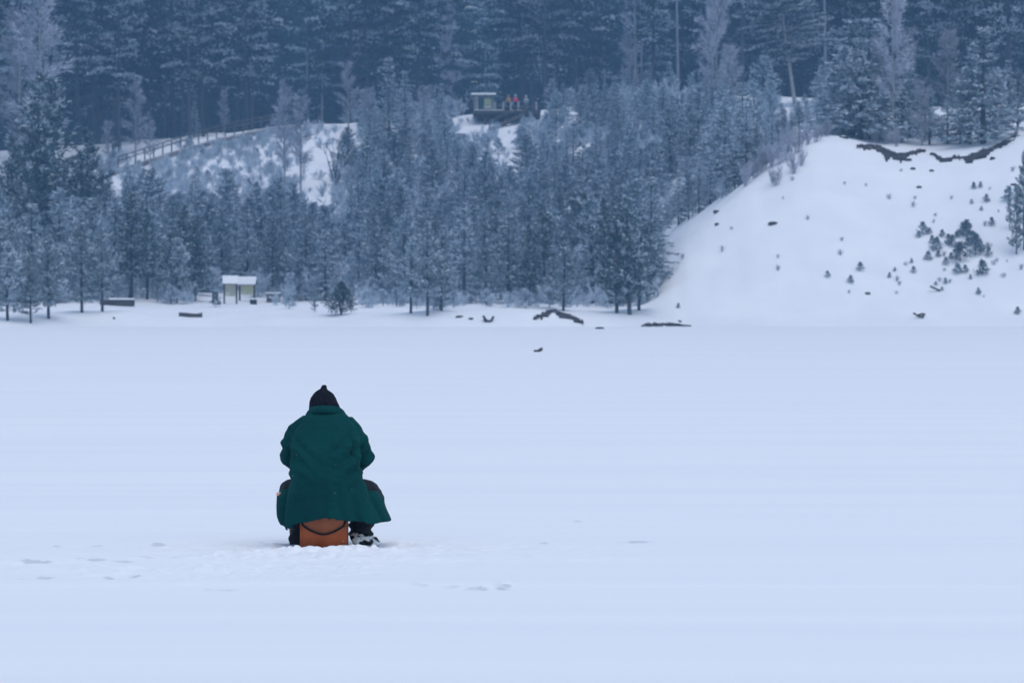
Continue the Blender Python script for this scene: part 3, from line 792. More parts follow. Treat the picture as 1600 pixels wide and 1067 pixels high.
# ------------------------------------------------------------------ saplings on the bare slope, shrubs on its edge
saps = [(1293, 437, 427), (1329, 447, 435), (1344, 427, 414), (1390, 437, 429), (1442, 370, 351), (1435, 372, 362), (1463, 392, 372), (1450, 410, 396), (1487, 390, 372), (1466, 406, 396), (1478, 414, 402), (1510, 372, 346), (1524, 400, 368), (1504, 370, 352),
        (1500, 412, 383), (1496, 428, 412), (1508, 428, 416), (1535, 433, 410), (1549, 355, 342), (1521, 298, 288), (1532, 295, 286), (1541, 318, 306), (1545, 402, 388), (1477, 448, 439), (1529, 463, 453), (1590, 492, 481), (1427, 430, 420), (1424, 416, 409),
        (1486, 408, 398), (1472, 372, 361), (1495, 372, 362), (1576, 318, 296), (1533, 330, 323), (1518, 322, 315), (1462, 446, 440), (1512, 390, 376), (1456, 384, 372), (1398, 424, 418), (1472, 458, 452), (1516, 440, 433), (1060, 482, 474),
        (1498, 398, 384), (1520, 384, 366), (1530, 392, 376), (1482, 384, 370), (1452, 366, 356)]
for i, (px, b, tp) in enumerate(saps):
    g = ground(px, b); H = (b - tp) * g.y / F
    o = tag(link('pine_sapling', SAPS[i % 4]), 'small dark pine sapling poking out of the bare snow slope', 'sapling', 'saplings on the bare snow slope')
    o.location = g; s = H / 1.2; o.scale = (s * 1.25, s * 1.25, s); o.rotation_euler = (0, 0, R.uniform(0, 6.28))
tag(link('pine_sapling', SAPS[1]), 'lone little pine sapling left of the notice boards', 'sapling')
o = COL.objects[-1] if False else bpy.data.objects[[k.name for k in bpy.data.objects if k.get('label') == 'lone little pine sapling left of the notice boards'][0]]
o.location = ground(337, 480); o.scale = (1.0, 1.0, .95)

for i, (px, b, tp) in enumerate(((1192, 268, 225), (1205, 262, 222), (1218, 258, 215), (1230, 250, 205), (1240, 276, 240), (1212, 292, 258), (1246, 240, 200), (1262, 228, 195), (1276, 222, 192), (1180, 280, 240), (1165, 292, 250), (1290, 214, 186), (1226, 236, 196), (1252, 262, 236),
                                 (1345, 215, 180), (1365, 224, 190), (1385, 226, 195), (1405, 222, 188), (1450, 222, 180), (1470, 222, 178), (1510, 224, 176), (1530, 222, 180), (1552, 214, 178), (1430, 216, 180), (1570, 206, 170), (1400, 230, 200))):
    g = ground(px, b); H = (b - tp) * g.y / F
    zone = 'on the edge between thicket and bare snow slope' if px < 1300 else 'under the trees on the bank top'
    o = tag(link('bare_shrub', SHRUBS[i % 3]), 'frosted leafless shrub ' + zone, 'shrub', 'frosted shrubs ' + zone)
    o.location = g; s = H / 1.6; o.scale = (s * .8, s * .8, s); o.rotation_euler = (0, 0, R.uniform(0, 6.28))

for k in range(46):
    px = R.choice((R.uniform(1350, 1598), R.uniform(1060, 1330), R.uniform(1400, 1590))); b = R.uniform(265, 480)
    if px < edge_x(b) + 12: continue
    g = ground(px, b)
    o = tag(link('dry_stalk', SHRUBS[k % 3]), 'tiny dry stalk poking through the snow of the bare slope', 'dry stalk', 'dry stalks on the bare snow slope')
    o.location = g; q = R.uniform(.12, .34); o.scale = (q, q, q); o.rotation_euler = (0, 0, R.uniform(0, 6.28))

for px, b, tp, var, lab in ((492, 487, 445, 3, 'small thin pine left of the round bush on the shore'), ):
    g, H = ht(px, b, tp)
    tree('young_pine', PINES[var], g, H, lab, 'pine tree', wide=.8)
g, H = ht(533, 492, 440)
tree('round_bush', BUSHES[0], g, H, 'dense round dark pine bush alone on the shore snow', 'pine bush', wide=1.1)

# ------------------------------------------------------------------ bare soil on the bank top
def soil_strip(name, pts, label, cat, push=.35, seed=1):
    r = random.Random(seed); mb = MB(); rows = []
    xs = np.arange(pts[0][0], pts[-1][0] + .1, 1.2)
    for px in xs:
        yt = np.interp(px, [p[0] for p in pts], [p[1] for p in pts]) + r.uniform(-.6, 1.8)
        yb = np.interp(px, [p[0] for p in pts], [p[2] for p in pts]) + r.uniform(-.8, .8)
        wob = .25 + 1.1 * float(noise2(px / 9.0, seed * 7.3, 81)) * (.6 + .8 * float(noise2(px / 3.0, seed * 3.1, 82)))
        yb = yt + max(.8, (yb - yt) * wob)
        gt, gb = ground(px, yt), ground(px, yb)
        f = lambda t: gt.lerp(gb, t) + V(0, -.16 + r.uniform(-.05, .05), .05)
        rows.append([gt + V(0, .5, -.1), gt + V(0, -.22, .14), f(.3), f(.65), gb + V(0, -.14, .02), gb + V(0, .25, -.4)])
    base = 0
    for rw in rows: mb.v += [tuple(p) for p in rw]
    for i in range(len(rows) - 1):
        for k in range(5):
            a = i * 6 + k
            mb.f.append((a, a + 6, a + 7, a + 1)); mb.m.append(1 if k == 0 else 0)
    o = link(name, mb.mesh(name, [M['soil'], M['hill']], True))
    tag(o, label, cat, kind='structure')
soil_strip('eroded_bank', [(1338, 231, 233), (1346, 229, 235), (1360, 228, 235), (1372, 230, 242), (1385, 236, 250), (1400, 242, 253), (1412, 242, 252), (1424, 239, 246), (1436, 236, 240), (1446, 236, 239)], 'dark bare soil under the snow lip of the bank top, left curve', 'bare bank', seed=1)
soil_strip('eroded_bank', [(1452, 241, 243), (1462, 244, 251), (1472, 250, 260), (1482, 252, 261), (1490, 246, 250), (1496, 248, 253), (1505, 248, 256), (1520, 244, 257), (1534, 237, 256), (1546, 235, 248), (1560, 227, 236), (1576, 218, 226), (1590, 203, 211)], 'dark bare soil under the snow lip of the bank top, right curve', 'bare bank', seed=2)
soil_strip('shore_soil', [(833, 499, 502), (845, 494, 500), (858, 488, 494), (866, 486, 493), (880, 492, 499), (892, 495, 502), (902, 500, 505), (911, 504, 509)], 'dark strip of bare soil on the low bank at the shore', 'bare bank', .3, 3)
soil_strip('shore_soil', [(1008, 510, 513), (1013, 508, 512), (1030, 509, 512), (1048, 508, 511), (1070, 511, 513), (1080, 512, 513)], 'thin dark strip of bare soil at the foot of the bare snow slope', 'bare bank', .3, 4)

rock_r = random.Random(5)
def rock(px, py, wpx, hpx, label, lake_=False, group=None):
    if py > 512 or lake_:
        D = EYE * F / (py - HOR); p = V((px - 800) / F * D, D, 0.0)
    else: p = ground(px, py)
    s = p.y / F; mb = MB(); rx = wpx * s / 2; rz = hpx * s
    n = 9; rings = ((0, 1.0), (.45, .92), (.8, .6), (1, .15))
    for z_, q in rings:
        for k in range(n):
            a = 6.283 * k / n; j = rock_r.uniform(.75, 1.2)
            mb.v.append((math.cos(a) * rx * q * j, math.sin(a) * rx * .7 * q * j, z_ * rz * rock_r.uniform(.85, 1.1) - .08 * (z_ == 0)))
    for i in range(3):
        for k in range(n):
            k2 = (k + 1) % n
            mb.f.append((i * n + k, i * n + k2, (i + 1) * n + k2, (i + 1) * n + k)); mb.m.append(1 if i == 2 else 0)
    mb.f.append(tuple(3 * n + k for k in range(n))); mb.m.append(1)
    o = tag(link('dark_clod', mb.mesh('dark_clod', [M['soil'], M['snow']])), label, 'clod', group)
    o.location = p
for px, py, wp, hp, lab in ((718, 498, 14, 3, 'flat dark clod left on the middle shore snow'), (736, 503, 8, 3, 'small dark clod between the flat clod and the forked stick'), (907, 508, 12, 6, 'dark rounded clod at the right end of the soil strip'), (937, 514, 14, 4, 'low grey clod in the snow right of the soil strip'),
                            (1207, 354, 16, 5, 'dark clod in the middle of the bare snow slope'), (1436, 297, 10, 3, 'dark clod below the bare soil of the bank'), (1426, 268, 10, 3, 'flat dark clod just below the left soil curve'), (1356, 461, 10, 4, 'flat dark clod low on the slope among the saplings'),
                            (1455, 271, 8, 3, 'dark clod below the gap of the two soil curves'), (1584, 290, 11, 3, 'flat dark clod left of the right edge pines'), (1062, 503, 6, 3, 'small dark clod above the thin soil strip'), (1318, 217, 16, 4, 'dark clod left above the soil curves'), (1550, 252, 9, 5, 'dark clod below the right soil curve'),
                            (1120, 333, 12, 5, 'dark clod on the ridge of the snow slope'), (178, 499, 4, 4, 'tiny dark clod on the snow below the left bench'), (1419, 254, 12, 4, 'dark clod touching the left soil curve'), (1120, 355, 7, 5, 'little dark clod under the ridge of the slope')):
    rock(px, py, wp, hp, lab)
# driftwood sticks
def stick(px, py, segs, rad, label, z0=.03):
    if py > 512:
        D = EYE * F / (py - HOR); p = V((px - 800) / F * D, D, 0.0)
    else: p = ground(px, py)
    s = p.y / F; mb = MB()
    for pts in segs:
        mb.tube([(x * s, dy, -y * s + z0) for x, y, dy in pts], rad, 6)
    o = tag(link('stick', mb.mesh('stick', [M['dark_wood']])), label, 'stick'); o.location = p
stick(763, 504, [[(-8, -9, .2), (-3, -2, 0), (4, -1, 0), (8, -8, .2)], [(-5, 0, 0), (5, 0, .1)], [(-7, -4, 0), (-2, -1, .1)]], .09, 'forked dark driftwood stick on the middle shore snow')
stick(843, 551, [[(-8, -1, 0), (-2, -1.5, .1)], [(-2, -1, 0), (2, -4, .1), (5, -5, .1)], [(1, -1, 0), (3, -6, 0)]], .05, 'dark twig lying alone on the lake ice before the shore')
stick(1437, 498, [[(-10, -8, 0), (-2, -3, 0), (6, -2, 0)], [(-4, -4, .2), (6, -7, .2)], [(4, -1, 0), (8, -7, .1)]], .08, 'dark crooked stick at the foot of the slope below the saplings')
stick(1462, 458, [[(-9, -8, 0), (0, -4, 0), (7, -1, 0)]], .08, 'dark fallen stick low on the slope under the saplings')
stick(1010, 512, [[(-8, -1, 0), (0, -5, 0), (8, -1, 0)]], .08, 'bent dark stick beside the thin soil strip')
stick(642, 440, [[(-24, 12, 0), (-8, 2, .2), (6, -6, .4)]], .06, 'slanting dead branch among the front pines')

# ------------------------------------------------------------------ notice boards, benches, log
def board(px, by, ty, wpx, label, panel_a, panel_b, rz=0.0, roof_h=.70, double=False):
    g = ground(px, by); s = g.y / F
    w_ = wpx * s; H = (by - ty) * s
    root = empty('notice_board', g, rz); tag(root, label, 'notice board')
    for sx in (-1, 1):
        p = MB(); p.box(sx * w_ * .40 - .07, sx * w_ * .40 + .07, -.07, .07, -.3, H - roof_h * .8); link('post', p.mesh('board_post', [M['dark_wood']]), root)
    p = MB(); p.box(-w_ * .40 + .07, w_ * .40 - .07, -.03, .03, H * .27, H - roof_h - .03)
    pn = link('panel', p.mesh('board_panel', [panel_a]), root)
    q = MB(); q.box(-w_ * .02, w_ * .36 - .07, -.045, -.033, H * .31, H - roof_h - .10); q.box(-w_ * .34 + .07, -w_ * .06, -.045, -.033, H * .42, H * .6)
    link('poster', q.mesh('board_poster', [panel_b]), pn)
    f = MB()
    f.box(-w_ * .47, w_ * .47, -.05, .05, H - roof_h, H - roof_h + .10)
    f.v += [(-w_ * .52, -.55, H - roof_h + .02), (w_ * .52, -.55, H - roof_h + .02), (w_ * .52, 0, H - .12), (-w_ * .52, 0, H - .12), (-w_ * .52, .55, H - roof_h + .02), (w_ * .52, .55, H - roof_h + .02)]
    b = len(f.v) - 6
    for a in ((0, 1, 2, 3), (3, 2, 5, 4), (0, 3, 4), (1, 5, 2), (0, 4, 5, 1)): f.f.append(tuple(b + k for k in a)); f.m.append(0)
    rf = link('roof', f.mesh('board_roof', [M['dark_wood']]), root)
    n = MB(); k = .09
    n.v += [(-w_ * .53, -.60, H - roof_h + .03), (w_ * .53, -.60, H - roof_h + .03), (w_ * .53, 0, H - .11), (-w_ * .53, 0, H - .11), (-w_ * .53, .60, H - roof_h + .03), (w_ * .53, .60, H - roof_h + .03),
            (-w_ * .51, -.58, H - roof_h + .03 + k), (w_ * .51, -.58, H - roof_h + .03 + k), (w_ * .51, 0, H + .02), (-w_ * .51, 0, H + .02), (-w_ * .51, .58, H - roof_h + .03 + k), (w_ * .51, .58, H - roof_h + .03 + k)]
    for a in ((0, 1, 7, 6), (6, 7, 8, 9), (9, 8, 11, 10), (0, 6, 9, 3), (3, 9, 10, 4), (1, 2, 8, 7), (2, 5, 11, 8), (4, 10, 11, 5), (0, 3, 2, 1), (3, 4, 5, 2)): n.f.append(a); n.m.append(0)
    link('snow_cap', n.mesh('board_snow_cap', [M['snow']]), rf)
    return root
PA = noisy('notice_panel', (0.58, 0.57, 0.46), (0.70, 0.68, 0.52), 2.2, 0.7)
PB = noisy('green_map', (0.45, 0.58, 0.34), (0.66, 0.62, 0.36), 1.8, 0.7)
PC = noisy('tan_map', (0.42, 0.48, 0.42), (0.56, 0.48, 0.36), 1.6, 0.7)
board(360, 475, 431, 24, 'notice board with snow roof and tan sheet, left of the pair', PA, PC, .1)
board(386, 471, 432.5, 29, 'notice board with snow roof and green sheet, right of the pair', PA, PB, -.12)
# litter bin
g = ground(396, 476); b = MB(); b.box(-.27, .27, -.22, .22, -.1, .36); b.box(-.30, .30, -.25, .25, .36, .41)
root = empty('litter_bin', g); tag(root, 'small dark litter bin in front of the green notice board', 'litter bin')
link('bin_body', b.mesh('bin_body', [mat('bin_dark', (0.02, 0.022, 0.025))]), root)
b = MB(); b.blob((0, 0, .41), .30, .25, .12); link('snow_cap', b.mesh('bin_snow', [M['snow']]), root)
def bench(px, by, wpx, hpx, label, name='picnic_table', dark=True):
    g = ground(px, by); s = g.y / F; w_ = wpx * s; h = hpx * s
    root = empty(name, g, R.uniform(-.1, .1)); tag(root, label, name.replace('_', ' '))
    p = MB(); p.box(-w_ / 2, w_ / 2, -.4, .4, h - .07, h); link('table_top', p.mesh('table_top', [M['dark_wood']]), root)
    for sx in (-1, 1):
        p = MB(); p.box(sx * w_ * .38 - .05, sx * w_ * .38 + .05, -.3, .3, -.3, h - .07); link('leg', p.mesh('table_leg', [M['pale_wood']]), root)
    for sy in (-1, 1):
        p = MB(); p.box(-w_ * .34, w_ * .34, sy * .62 - .13, sy * .62 + .13, h * .10, h * .45); link('seat', p.mesh('table_seat', [M['dark_wood']]), root)
    p = MB(); n = 12
    for k in range(n):
        a = 6.283 * k / n; cx, cy = max(-1, min(1, 1.35 * math.cos(a))), max(-1, min(1, 1.35 * math.sin(a)))
        p.v += [(cx * w_ * .52, cy * .43, h + .003), (cx * w_ * .49, cy * .40, h + .11)]
    for k in range(n):
        a, c = 2 * k, 2 * ((k + 1) % n); p.f.append((a, c, c + 1, a + 1)); p.m.append(0)
    p.f.append(tuple(2 * k + 1 for k in range(n))); p.m.append(0); p.f.append(tuple(2 * k for k in range(n))[::-1]); p.m.append(0)
    link('snow_cap', p.mesh('table_snow', [M['snow']]), root)
bench(427, 472, 24, 13, 'small picnic table under snow, right of the notice boards')
# low log bench on the left
g = ground(186, 478.5); s = g.y / F
root = empty('log_bench', g, .05); tag(root, 'long low dark log bench with snow on its right end', 'log bench')
p = MB()
for zz, yy in ((.10, -.2), (.10, .2), (.34, -.2), (.34, .2)): p.tube([(-1.5, yy, zz), (0, yy, zz + .02), (1.22, yy, zz)], .14, 8)
link('logs', p.mesh('bench_logs', [M['dark_wood']]), root)
p = MB(); p.box(-.75, 1.2, -.36, .36, .47, .60); link('snow_cap', p.mesh('bench_snow', [M['snow']]), root)
g = ground(298, 496); s = g.y / F
root = empty('fallen_log', g, -.03); tag(root, 'short dark log lying on the open snow near the shore', 'log')
p = MB(); p.tube([(-.85, 0, .20), (-.3, .02, .16), (.3, 0, .10), (.82, 0, .13)], [.16, .16, .16, .17], 9); p.tube([(.74, 0, .15), (.80, -.02, .33)], .06, 6)
link('log', p.mesh('fallen_log', [M['dark_wood']]), root)
p = MB(); p.blob((0.25, 0.03, .27), .7, .13, .06); link('snow_cap', p.mesh('log_snow', [M['snow']]), root)

# ------------------------------------------------------------------ railed road
def path_pts(keys, step=6):
    xs = np.arange(keys[0][0], keys[-1][0] + 1, step)
    return [ground(x, np.interp(x, [k[0] for k in keys], [k[1] for k in keys])) for x in xs]
RK = [(20, 312), (90, 296), (150, 281), (200, 268), (240, 255), (290, 240), (330, 228), (380, 216), (430, 206), (470, 202)]
mb = MB(); rp = path_pts(RK, 5)
for p in rp:
    for dy, dz in ((-.6, -.10), (-.5, .36), (1.0, .62), (3.4, .75)):
        mb.v.append((p.x, p.y + dy, p.z + dz))
for i in range(len(rp) - 1):
    for k in range(3):
        a = i * 4 + k; mb.f.append((a, a + 4, a + 5, a + 1)); mb.m.append(1 if k == 0 else 0)
tag(link('road', mb.mesh('road', [M['road'], M['rail_wood']])), 'trodden grey road climbing the hill behind the railing', 'road', kind='structure')
def fence(keys, h, label, gap=14, up=.55):
    root = empty('railing', ground(keys[0][0], keys[0][1])); tag(root, label, 'railing'); o0 = root.location
    pts = path_pts(keys, 2); c = [p - o0 + V(0, .4, up) for p in pts]
    for k in range(0, len(c), gap // 2):
        p = MB(); p.box(c[k].x - .07, c[k].x + .07, c[k].y - .07, c[k].y + .07, c[k].z - .7, c[k].z + h); link('post', p.mesh('railing_post', [M['rail_wood']]), root)
    for z_ in (h * .5, h - .06):
        p = MB(); p.tube([q + V(0, -.11, z_) for q in c], .06, 5); link('rail', p.mesh('rail', [M['rail_wood']]), root)
fence([(30, 308), (90, 293), (150, 278), (240, 250), (330, 222), (380, 210), (430, 200), (446, 198)], 1.0, 'brown wooden two rail railing climbing beside the road on the left')
fence([(440, 196), (470, 195), (502, 194)], .85, 'short level brown railing at the top end of the road', 10, .1)

# ------------------------------------------------------------------ viewing deck with its board and visitors
DK = 440.0
def at(px, py, D): return V((px - 800) / F * D, D, EYE - (py - HOR) * D / F)
dz = at(780, 173.5, DK).z
dx0, dx1 = at(738, 0, DK).x, at(845, 0, DK).x
root = empty('viewing_deck', (dx0, DK, dz)); tag(root, 'dark raised wooden viewing deck with pale posts on the hilltop', 'viewing deck')
Wd = dx1 - dx0
p = MB(); p.box(0, Wd, -.4, 10, -.16, 0); p.box(0, Wd, -.45, -.401, -.30, .02); link('deck_floor', p.mesh('deck_floor', [M['dark_wood']]), root)
p = MB(); p.box(.5, Wd - .05, 1.6, 1.9, -1.1, -.17); p.box(.2, Wd - .2, -.1, .15, -.45, -.17); link('deck_beam', p.mesh('deck_beam', [M['dark_wood']]), root)
for px in (758, 776, 800, 830):
    x = at(px, 0, DK).x - dx0; b = tz(x + dx0, DK) - dz - .4
    p = MB(); p.box(x - .1, x + .1, -.1, .1, min(b, -1.2), -.2); link('support', p.mesh('deck_support', [M['dark_wood']]), root)
for px in (745.5, 773.5, 786.5, 798, 810, 838):
    x = at(px, 0, DK).x - dx0
    p = MB(); p.box(x - .10, x + .10, -.38, -.18, .0, 1.02 if px > 750 else 1.5); link('railing_post', p.mesh('deck_post', [M['pale_wood']]), root)
p = MB(); p.box(at(772, 0, DK).x - dx0, Wd, -.32, -.24, .45, .55); link('rail', p.mesh('deck_rail', [M['rail_wood']]), root)
p = MB(); p.box(.2, Wd * .45, -.395, .2, .003, .10); p.box(Wd * .55, Wd * .75, -.395, .2, .003, .07); link('snow_cap', p.mesh('deck_snow', [M['snow']]), root)
for xa, xb in ((.8, 2.6), (3.4, 1.9), (5.6, 3.6)):
    p = MB(); p.tube([V(xa, 0, -.3), V(xb, .2, tz(xb + dx0, DK) - dz + .1)], .09, 4); link('brace', p.mesh('deck_brace', [M['dark_wood']]), root)
# stairs going down toward the lower left
st = empty('stairs', at(818, 180, DK - 1)); tag(st, 'wooden stairs descending from the viewing deck across the snow', 'stairs')
v0 = V(0, 0, 0); v1 = at(764, 209, DK - 5) - st.location
v1.z = tz(v1.x + st.location.x, DK - 5) - st.location.z + .15
for dy, up in ((0, 0), (1.3, .0)):
    p = MB(); p.tube([v0 + V(0, dy, up), v1 + V(0, dy, up)], .20, 4); link('stringer', p.mesh('stair_stringer', [M['dark_wood']]), st)
p = MB(); p.tube([v0 + V(0, 0, .95), v1 + V(0, 0, .95)], .07, 4); link('handrail', p.mesh('stair_handrail', [M['dark_wood']]), st)
for k in range(9):
    q = v0.lerp(v1, (k + .5) / 9); p = MB(); p.box(q.x - .22, q.x + .22, q.y + .16, q.y + 1.14, q.z + .10, q.z + .18); link('step', p.mesh('stair_step', [M['snow']]), st)
for f_ in (0.03, .5, .98):
    q = v0.lerp(v1, f_); p = MB(); p.box(q.x - .07, q.x + .07, q.y - .1, q.y + .04, q.z - 1.2, q.z + .95); link('post', p.mesh('stair_post', [M['dark_wood']]), st)
# roofed board on the deck
gx = at(756, 0, DK + 1).x; root = empty('deck_board', (gx, DK + 1.2, dz)); tag(root, 'roofed notice board with flat snow roof standing on the viewing deck', 'notice board')
for sx in (-1, 1):
    p = MB(); p.box(sx * 1.05 - .09, sx * 1.05 + .09, -.09, .09, 0, 1.72); link('post', p.mesh('deckboard_post', [M['pale_wood']]), root)
p = MB(); p.box(-.96, .96, -.03, .03, .25, 1.55); pn = link('panel', p.mesh('deckboard_panel', [mat('dark_green_board', (0.05, 0.10, 0.09))]), root)
p = MB(); p.box(.02, .88, -.05, -.035, .75, 1.45); link('poster', p.mesh('deckboard_poster', [PB]), pn)
p = MB(); p.box(.0, .88, -.05, -.035, .30, .70); link('poster', p.mesh('deckboard_poster_b', [PA]), pn)
p = MB(); p.box(-1.42, 1.36, -.75, .6, 1.74, 1.82); rf = link('roof', p.mesh('deckboard_roof', [M['dark_wood']]), root)
p = MB(); M_ = Matrix.Rotation(0.03, 4, 'Y'); p.box(-1.46, 1.40, -.80, .62, 1.825, 2.08, 0, None); link('snow_cap', p.mesh('deckboard_snow', [M['snow']]), rf)

# ------------------------------------------------------------------ skinned figures
def skin_mesh(name, pts, edges, rad, mats, sub=2, root=0):
    me = bpy.data.meshes.new(name); me.from_pydata([tuple(p) for p in pts], edges, [])
    o = bpy.data.objects.new(name, me); COL.objects.link(o)
    sk = o.modifiers.new('skin', 'SKIN'); sk.use_smooth_shade = True
    o.modifiers.new('sub', 'SUBSURF').levels = sub
    for i, d in enumerate(me.skin_vertices[0].data):
        q = rad[i]; d.radius = q if isinstance(q, tuple) else (q, q)
        d.use_root = (i == root)
    bpy.context.view_layer.update()
    ev = o.evaluated_get(bpy.context.evaluated_depsgraph_get())
    out = bpy.data.meshes.new_from_object(ev)
    out.name = name
    bpy.data.objects.remove(o)
    out.materials.clear()
    for m in mats: out.materials.append(m)
    out.polygons.foreach_set('use_smooth', [True] * len(out.polygons))
    return out

SKIN = noisy('skin', (0.42, 0.24, 0.18), (0.50, 0.30, 0.22), 12, 0.55)
HATK = noisy('black_knit', (0.004, 0.005, 0.010), (0.012, 0.013, 0.022), 55, 0.95, spec=0.1, bump=0.5, stretch=(1, 1, .35))
TROU = noisy('dark_trousers', (0.008, 0.010, 0.014), (0.022, 0.024, 0.03), 9, 0.85, bump=0.3)

def stander(px, pyfeet, D, H, jacket, trousers, hat, label, turn=0.0):
    g = at(px, pyfeet, D); g.z = dz
    root = empty('person', g, turn); tag(root, label, 'person', None)
    k = H / 1.72
    P = [V(*q) * k for q in ((0, 0, .92), (0, 0, 1.15), (0, .01, 1.38), (0, .01, 1.50), (0, 0, 1.60), (0, 0, 1.68),
         (.19, 0, 1.36), (.25, -.02, 1.08), (.22, -.12, .86), (-.19, 0, 1.36), (-.25, -.02, 1.08), (-.21, -.14, .88), (.10, 0, .86), (.11, -.01, .48), (.11, .02, .08), (.11, -.12, .03), (-.10, 0, .86), (-.11, -.01, .48), (-.11, .02, .08), (-.11, -.12, .03))]
    E = [(0, 1), (1, 2), (2, 3), (3, 4), (4, 5), (2, 6), (6, 7), (7, 8), (2, 9), (9, 10), (10, 11), (0, 12), (12, 13), (13, 14), (14, 15), (0, 16), (16, 17), (17, 18), (18, 19)]
    rr = [.13, .12, .13, .055, .095, .08, .055, .045, .032, .055, .045, .032, .085, .062, .045, .035, .085, .062, .045, .035]
    link('body', skin_mesh('visitor_body', P, E, [q * k for q in rr], [SKIN], 1), root)
    J = [0, 1, 2, 6, 7, 9, 10]; jm = {a: i for i, a in enumerate(J)}
    link('jacket', skin_mesh('visitor_jacket', [P[a] if a not in (7, 10) else P[a].lerp(P[a + 1], .75) for a in J], [(0, 1), (1, 2), (2, 3), (3, 4), (2, 5), (5, 6)], [q * k for q in (.20, .19, .18, .095, .075, .095, .075)], [jacket], 1), root)
    J = [0, 12, 13, 14, 16, 17, 18]
    link('trousers', skin_mesh('visitor_trousers', [P[a] for a in J], [(0, 1), (1, 2), (2, 3), (0, 4), (4, 5), (5, 6)], [q * k for q in (.15, .11, .085, .07, .11, .085, .07)], [trousers], 1), root)
    hm = MB(); prof = ((1.60, .108), (1.66, .112), (1.72, .095), (1.77, .05), (1.785, .01)); n = 10
    for z_, q in prof:
        for a in range(n): hm.v.append((math.cos(6.283 * a / n) * q * k, math.sin(6.283 * a / n) * q * k + .01, z_ * k))
    for i in range(4):
        for a in range(n):
            b = (a + 1) % n; hm.f.append((i * n + a, i * n + b, (i + 1) * n + b, (i + 1) * n + a)); hm.m.append(0)
    link('hat', hm.mesh('visitor_hat', [hat], True), root)
red = mat('red_jacket', (0.62, 0.03, 0.10)); dred = mat('dark_red_jacket', (0.25, 0.02, 0.05)); ochre = mat('ochre_jacket', (0.38, 0.24, 0.06)); pale = mat('pale_jacket', (0.30, 0.36, 0.38)); navy = mat('navy_jacket', (0.012, 0.02, 0.035))
wh = mat('white_hat', (0.6, 0.6, 0.62))
stander(741, 176, DK + 1.6, 1.62, dred, TROU, dred, 'person in dark red jacket left of the roofed deck board', .3)
stander(794.5, 176, DK + 1.0, 1.80, ochre, TROU, ochre, 'person in ochre jacket standing on the viewing deck', -.2)
stander(805.5, 176, DK + .6, 1.82, red, TROU, wh, 'person in bright red jacket and white hat on the viewing deck', .2)
stander(822, 176, DK + 1.4, 1.78, pale, mat('grey_trousers', (0.16, 0.18, 0.2)), wh, 'person in pale grey clothes on the viewing deck', .1)
stander(840, 176, DK + 1.3, 1.66, navy, TROU, navy, 'person in dark navy jacket at the right end of the deck', -.3)

# ------------------------------------------------------------------ the angler
PX, PY = -1.346, 28.04
ang = empty('person', (PX, PY, 0)); tag(ang, 'person in long green coat and black knitted hat sitting hunched on the orange box', 'person')

def tubev(mb, pts, rad, n=14):
    """closed round tube with elliptical sections: rad = (across, up)"""
    pts = [Vector(p) for p in pts]; base = len(mb.v)
    for i, p in enumerate(pts):
        d = (pts[min(i + 1, len(pts) - 1)] - pts[max(i - 1, 0)]).normalized()
        u = d.cross(V(0, 0, 1)); u = u.normalized() if u.length > .15 else V(1, 0, 0)
        v = u.cross(d).normalized(); a, b = rad[i]
        for k in range(n):
            t_ = 6.28318 * k / n; mb.v.append(tuple(p + u * math.cos(t_) * a + v * math.sin(t_) * b))
    for i in range(len(pts) - 1):
        for k in range(n):
            k2 = (k + 1) % n; mb.f.append((base + i * n + k, base + i * n + k2, base + (i + 1) * n + k2, base + (i + 1) * n + k)); mb.m.append(0)
    mb.f.append(tuple(base + k for k in range(n))[::-1]); mb.m.append(0)
    e = base + (len(pts) - 1) * n; mb.f.append(tuple(e + k for k in range(n))); mb.m.append(0)

def loft(mb, rings, n=40, p=2.3):
    base = len(mb.v)
    for z_, cx, cd, hw, hd in rings:
        for k in range(n):
            a = 6.28318 * k / n; c, s_ = math.cos(a), math.sin(a)
            mb.v.append((cx + hw * math.copysign(abs(c) ** (2 / p), c), cd + hd * math.copysign(abs(s_) ** (2 / p), s_), z_))
    for i in range(len(rings) - 1):
        for k in range(n):
            k2 = (k + 1) % n; mb.f.append((base + i * n + k, base + i * n + k2, base + (i + 1) * n + k2, base + (i + 1) * n + k)); mb.m.append(0)
    mb.f.append(tuple(base + k for k in range(n))[::-1]); mb.m.append(0)
    e = base + (len(rings) - 1) * n; mb.f.append(tuple(e + k for k in range(n))); mb.m.append(0)

def remesh(mb, name, vox, smooth_it=6, fac=.5):
    me = mb.mesh(name, [])
    o = bpy.data.objects.new(name, me); COL.objects.link(o)
    m = o.modifiers.new('r', 'REMESH'); m.mode = 'VOXEL'; m.voxel_size = vox
    s_ = o.modifiers.new('s', 'SMOOTH'); s_.iterations = smooth_it; s_.factor = fac
    bpy.context.view_layer.update()
    out = bpy.data.meshes.new_from_object(o.evaluated_get(bpy.context.evaluated_depsgraph_get()))
    bpy.data.objects.remove(o); out.name = name
    return out

c = MB()
loft(c, [(.17, .035, -.04, .345, .26), (.22, .03, -.04, .338, .255), (.30, .015, -.035, .318, .25), (.40, .003, -.03, .292, .24), (.50, -.005, -.01, .268, .225), (.58, -.022, .01, .268, .215), (.66, -.026, .04, .263, .21), (.75, -.028, .08, .262, .20),
         (.83, -.022, .12, .248, .185), (.89, -.012, .16, .215, .165), (.94, -.016, .20, .175, .14), (.98, -.02, .25, .135, .115), (1.015, -.026, .29, .10, .10)])
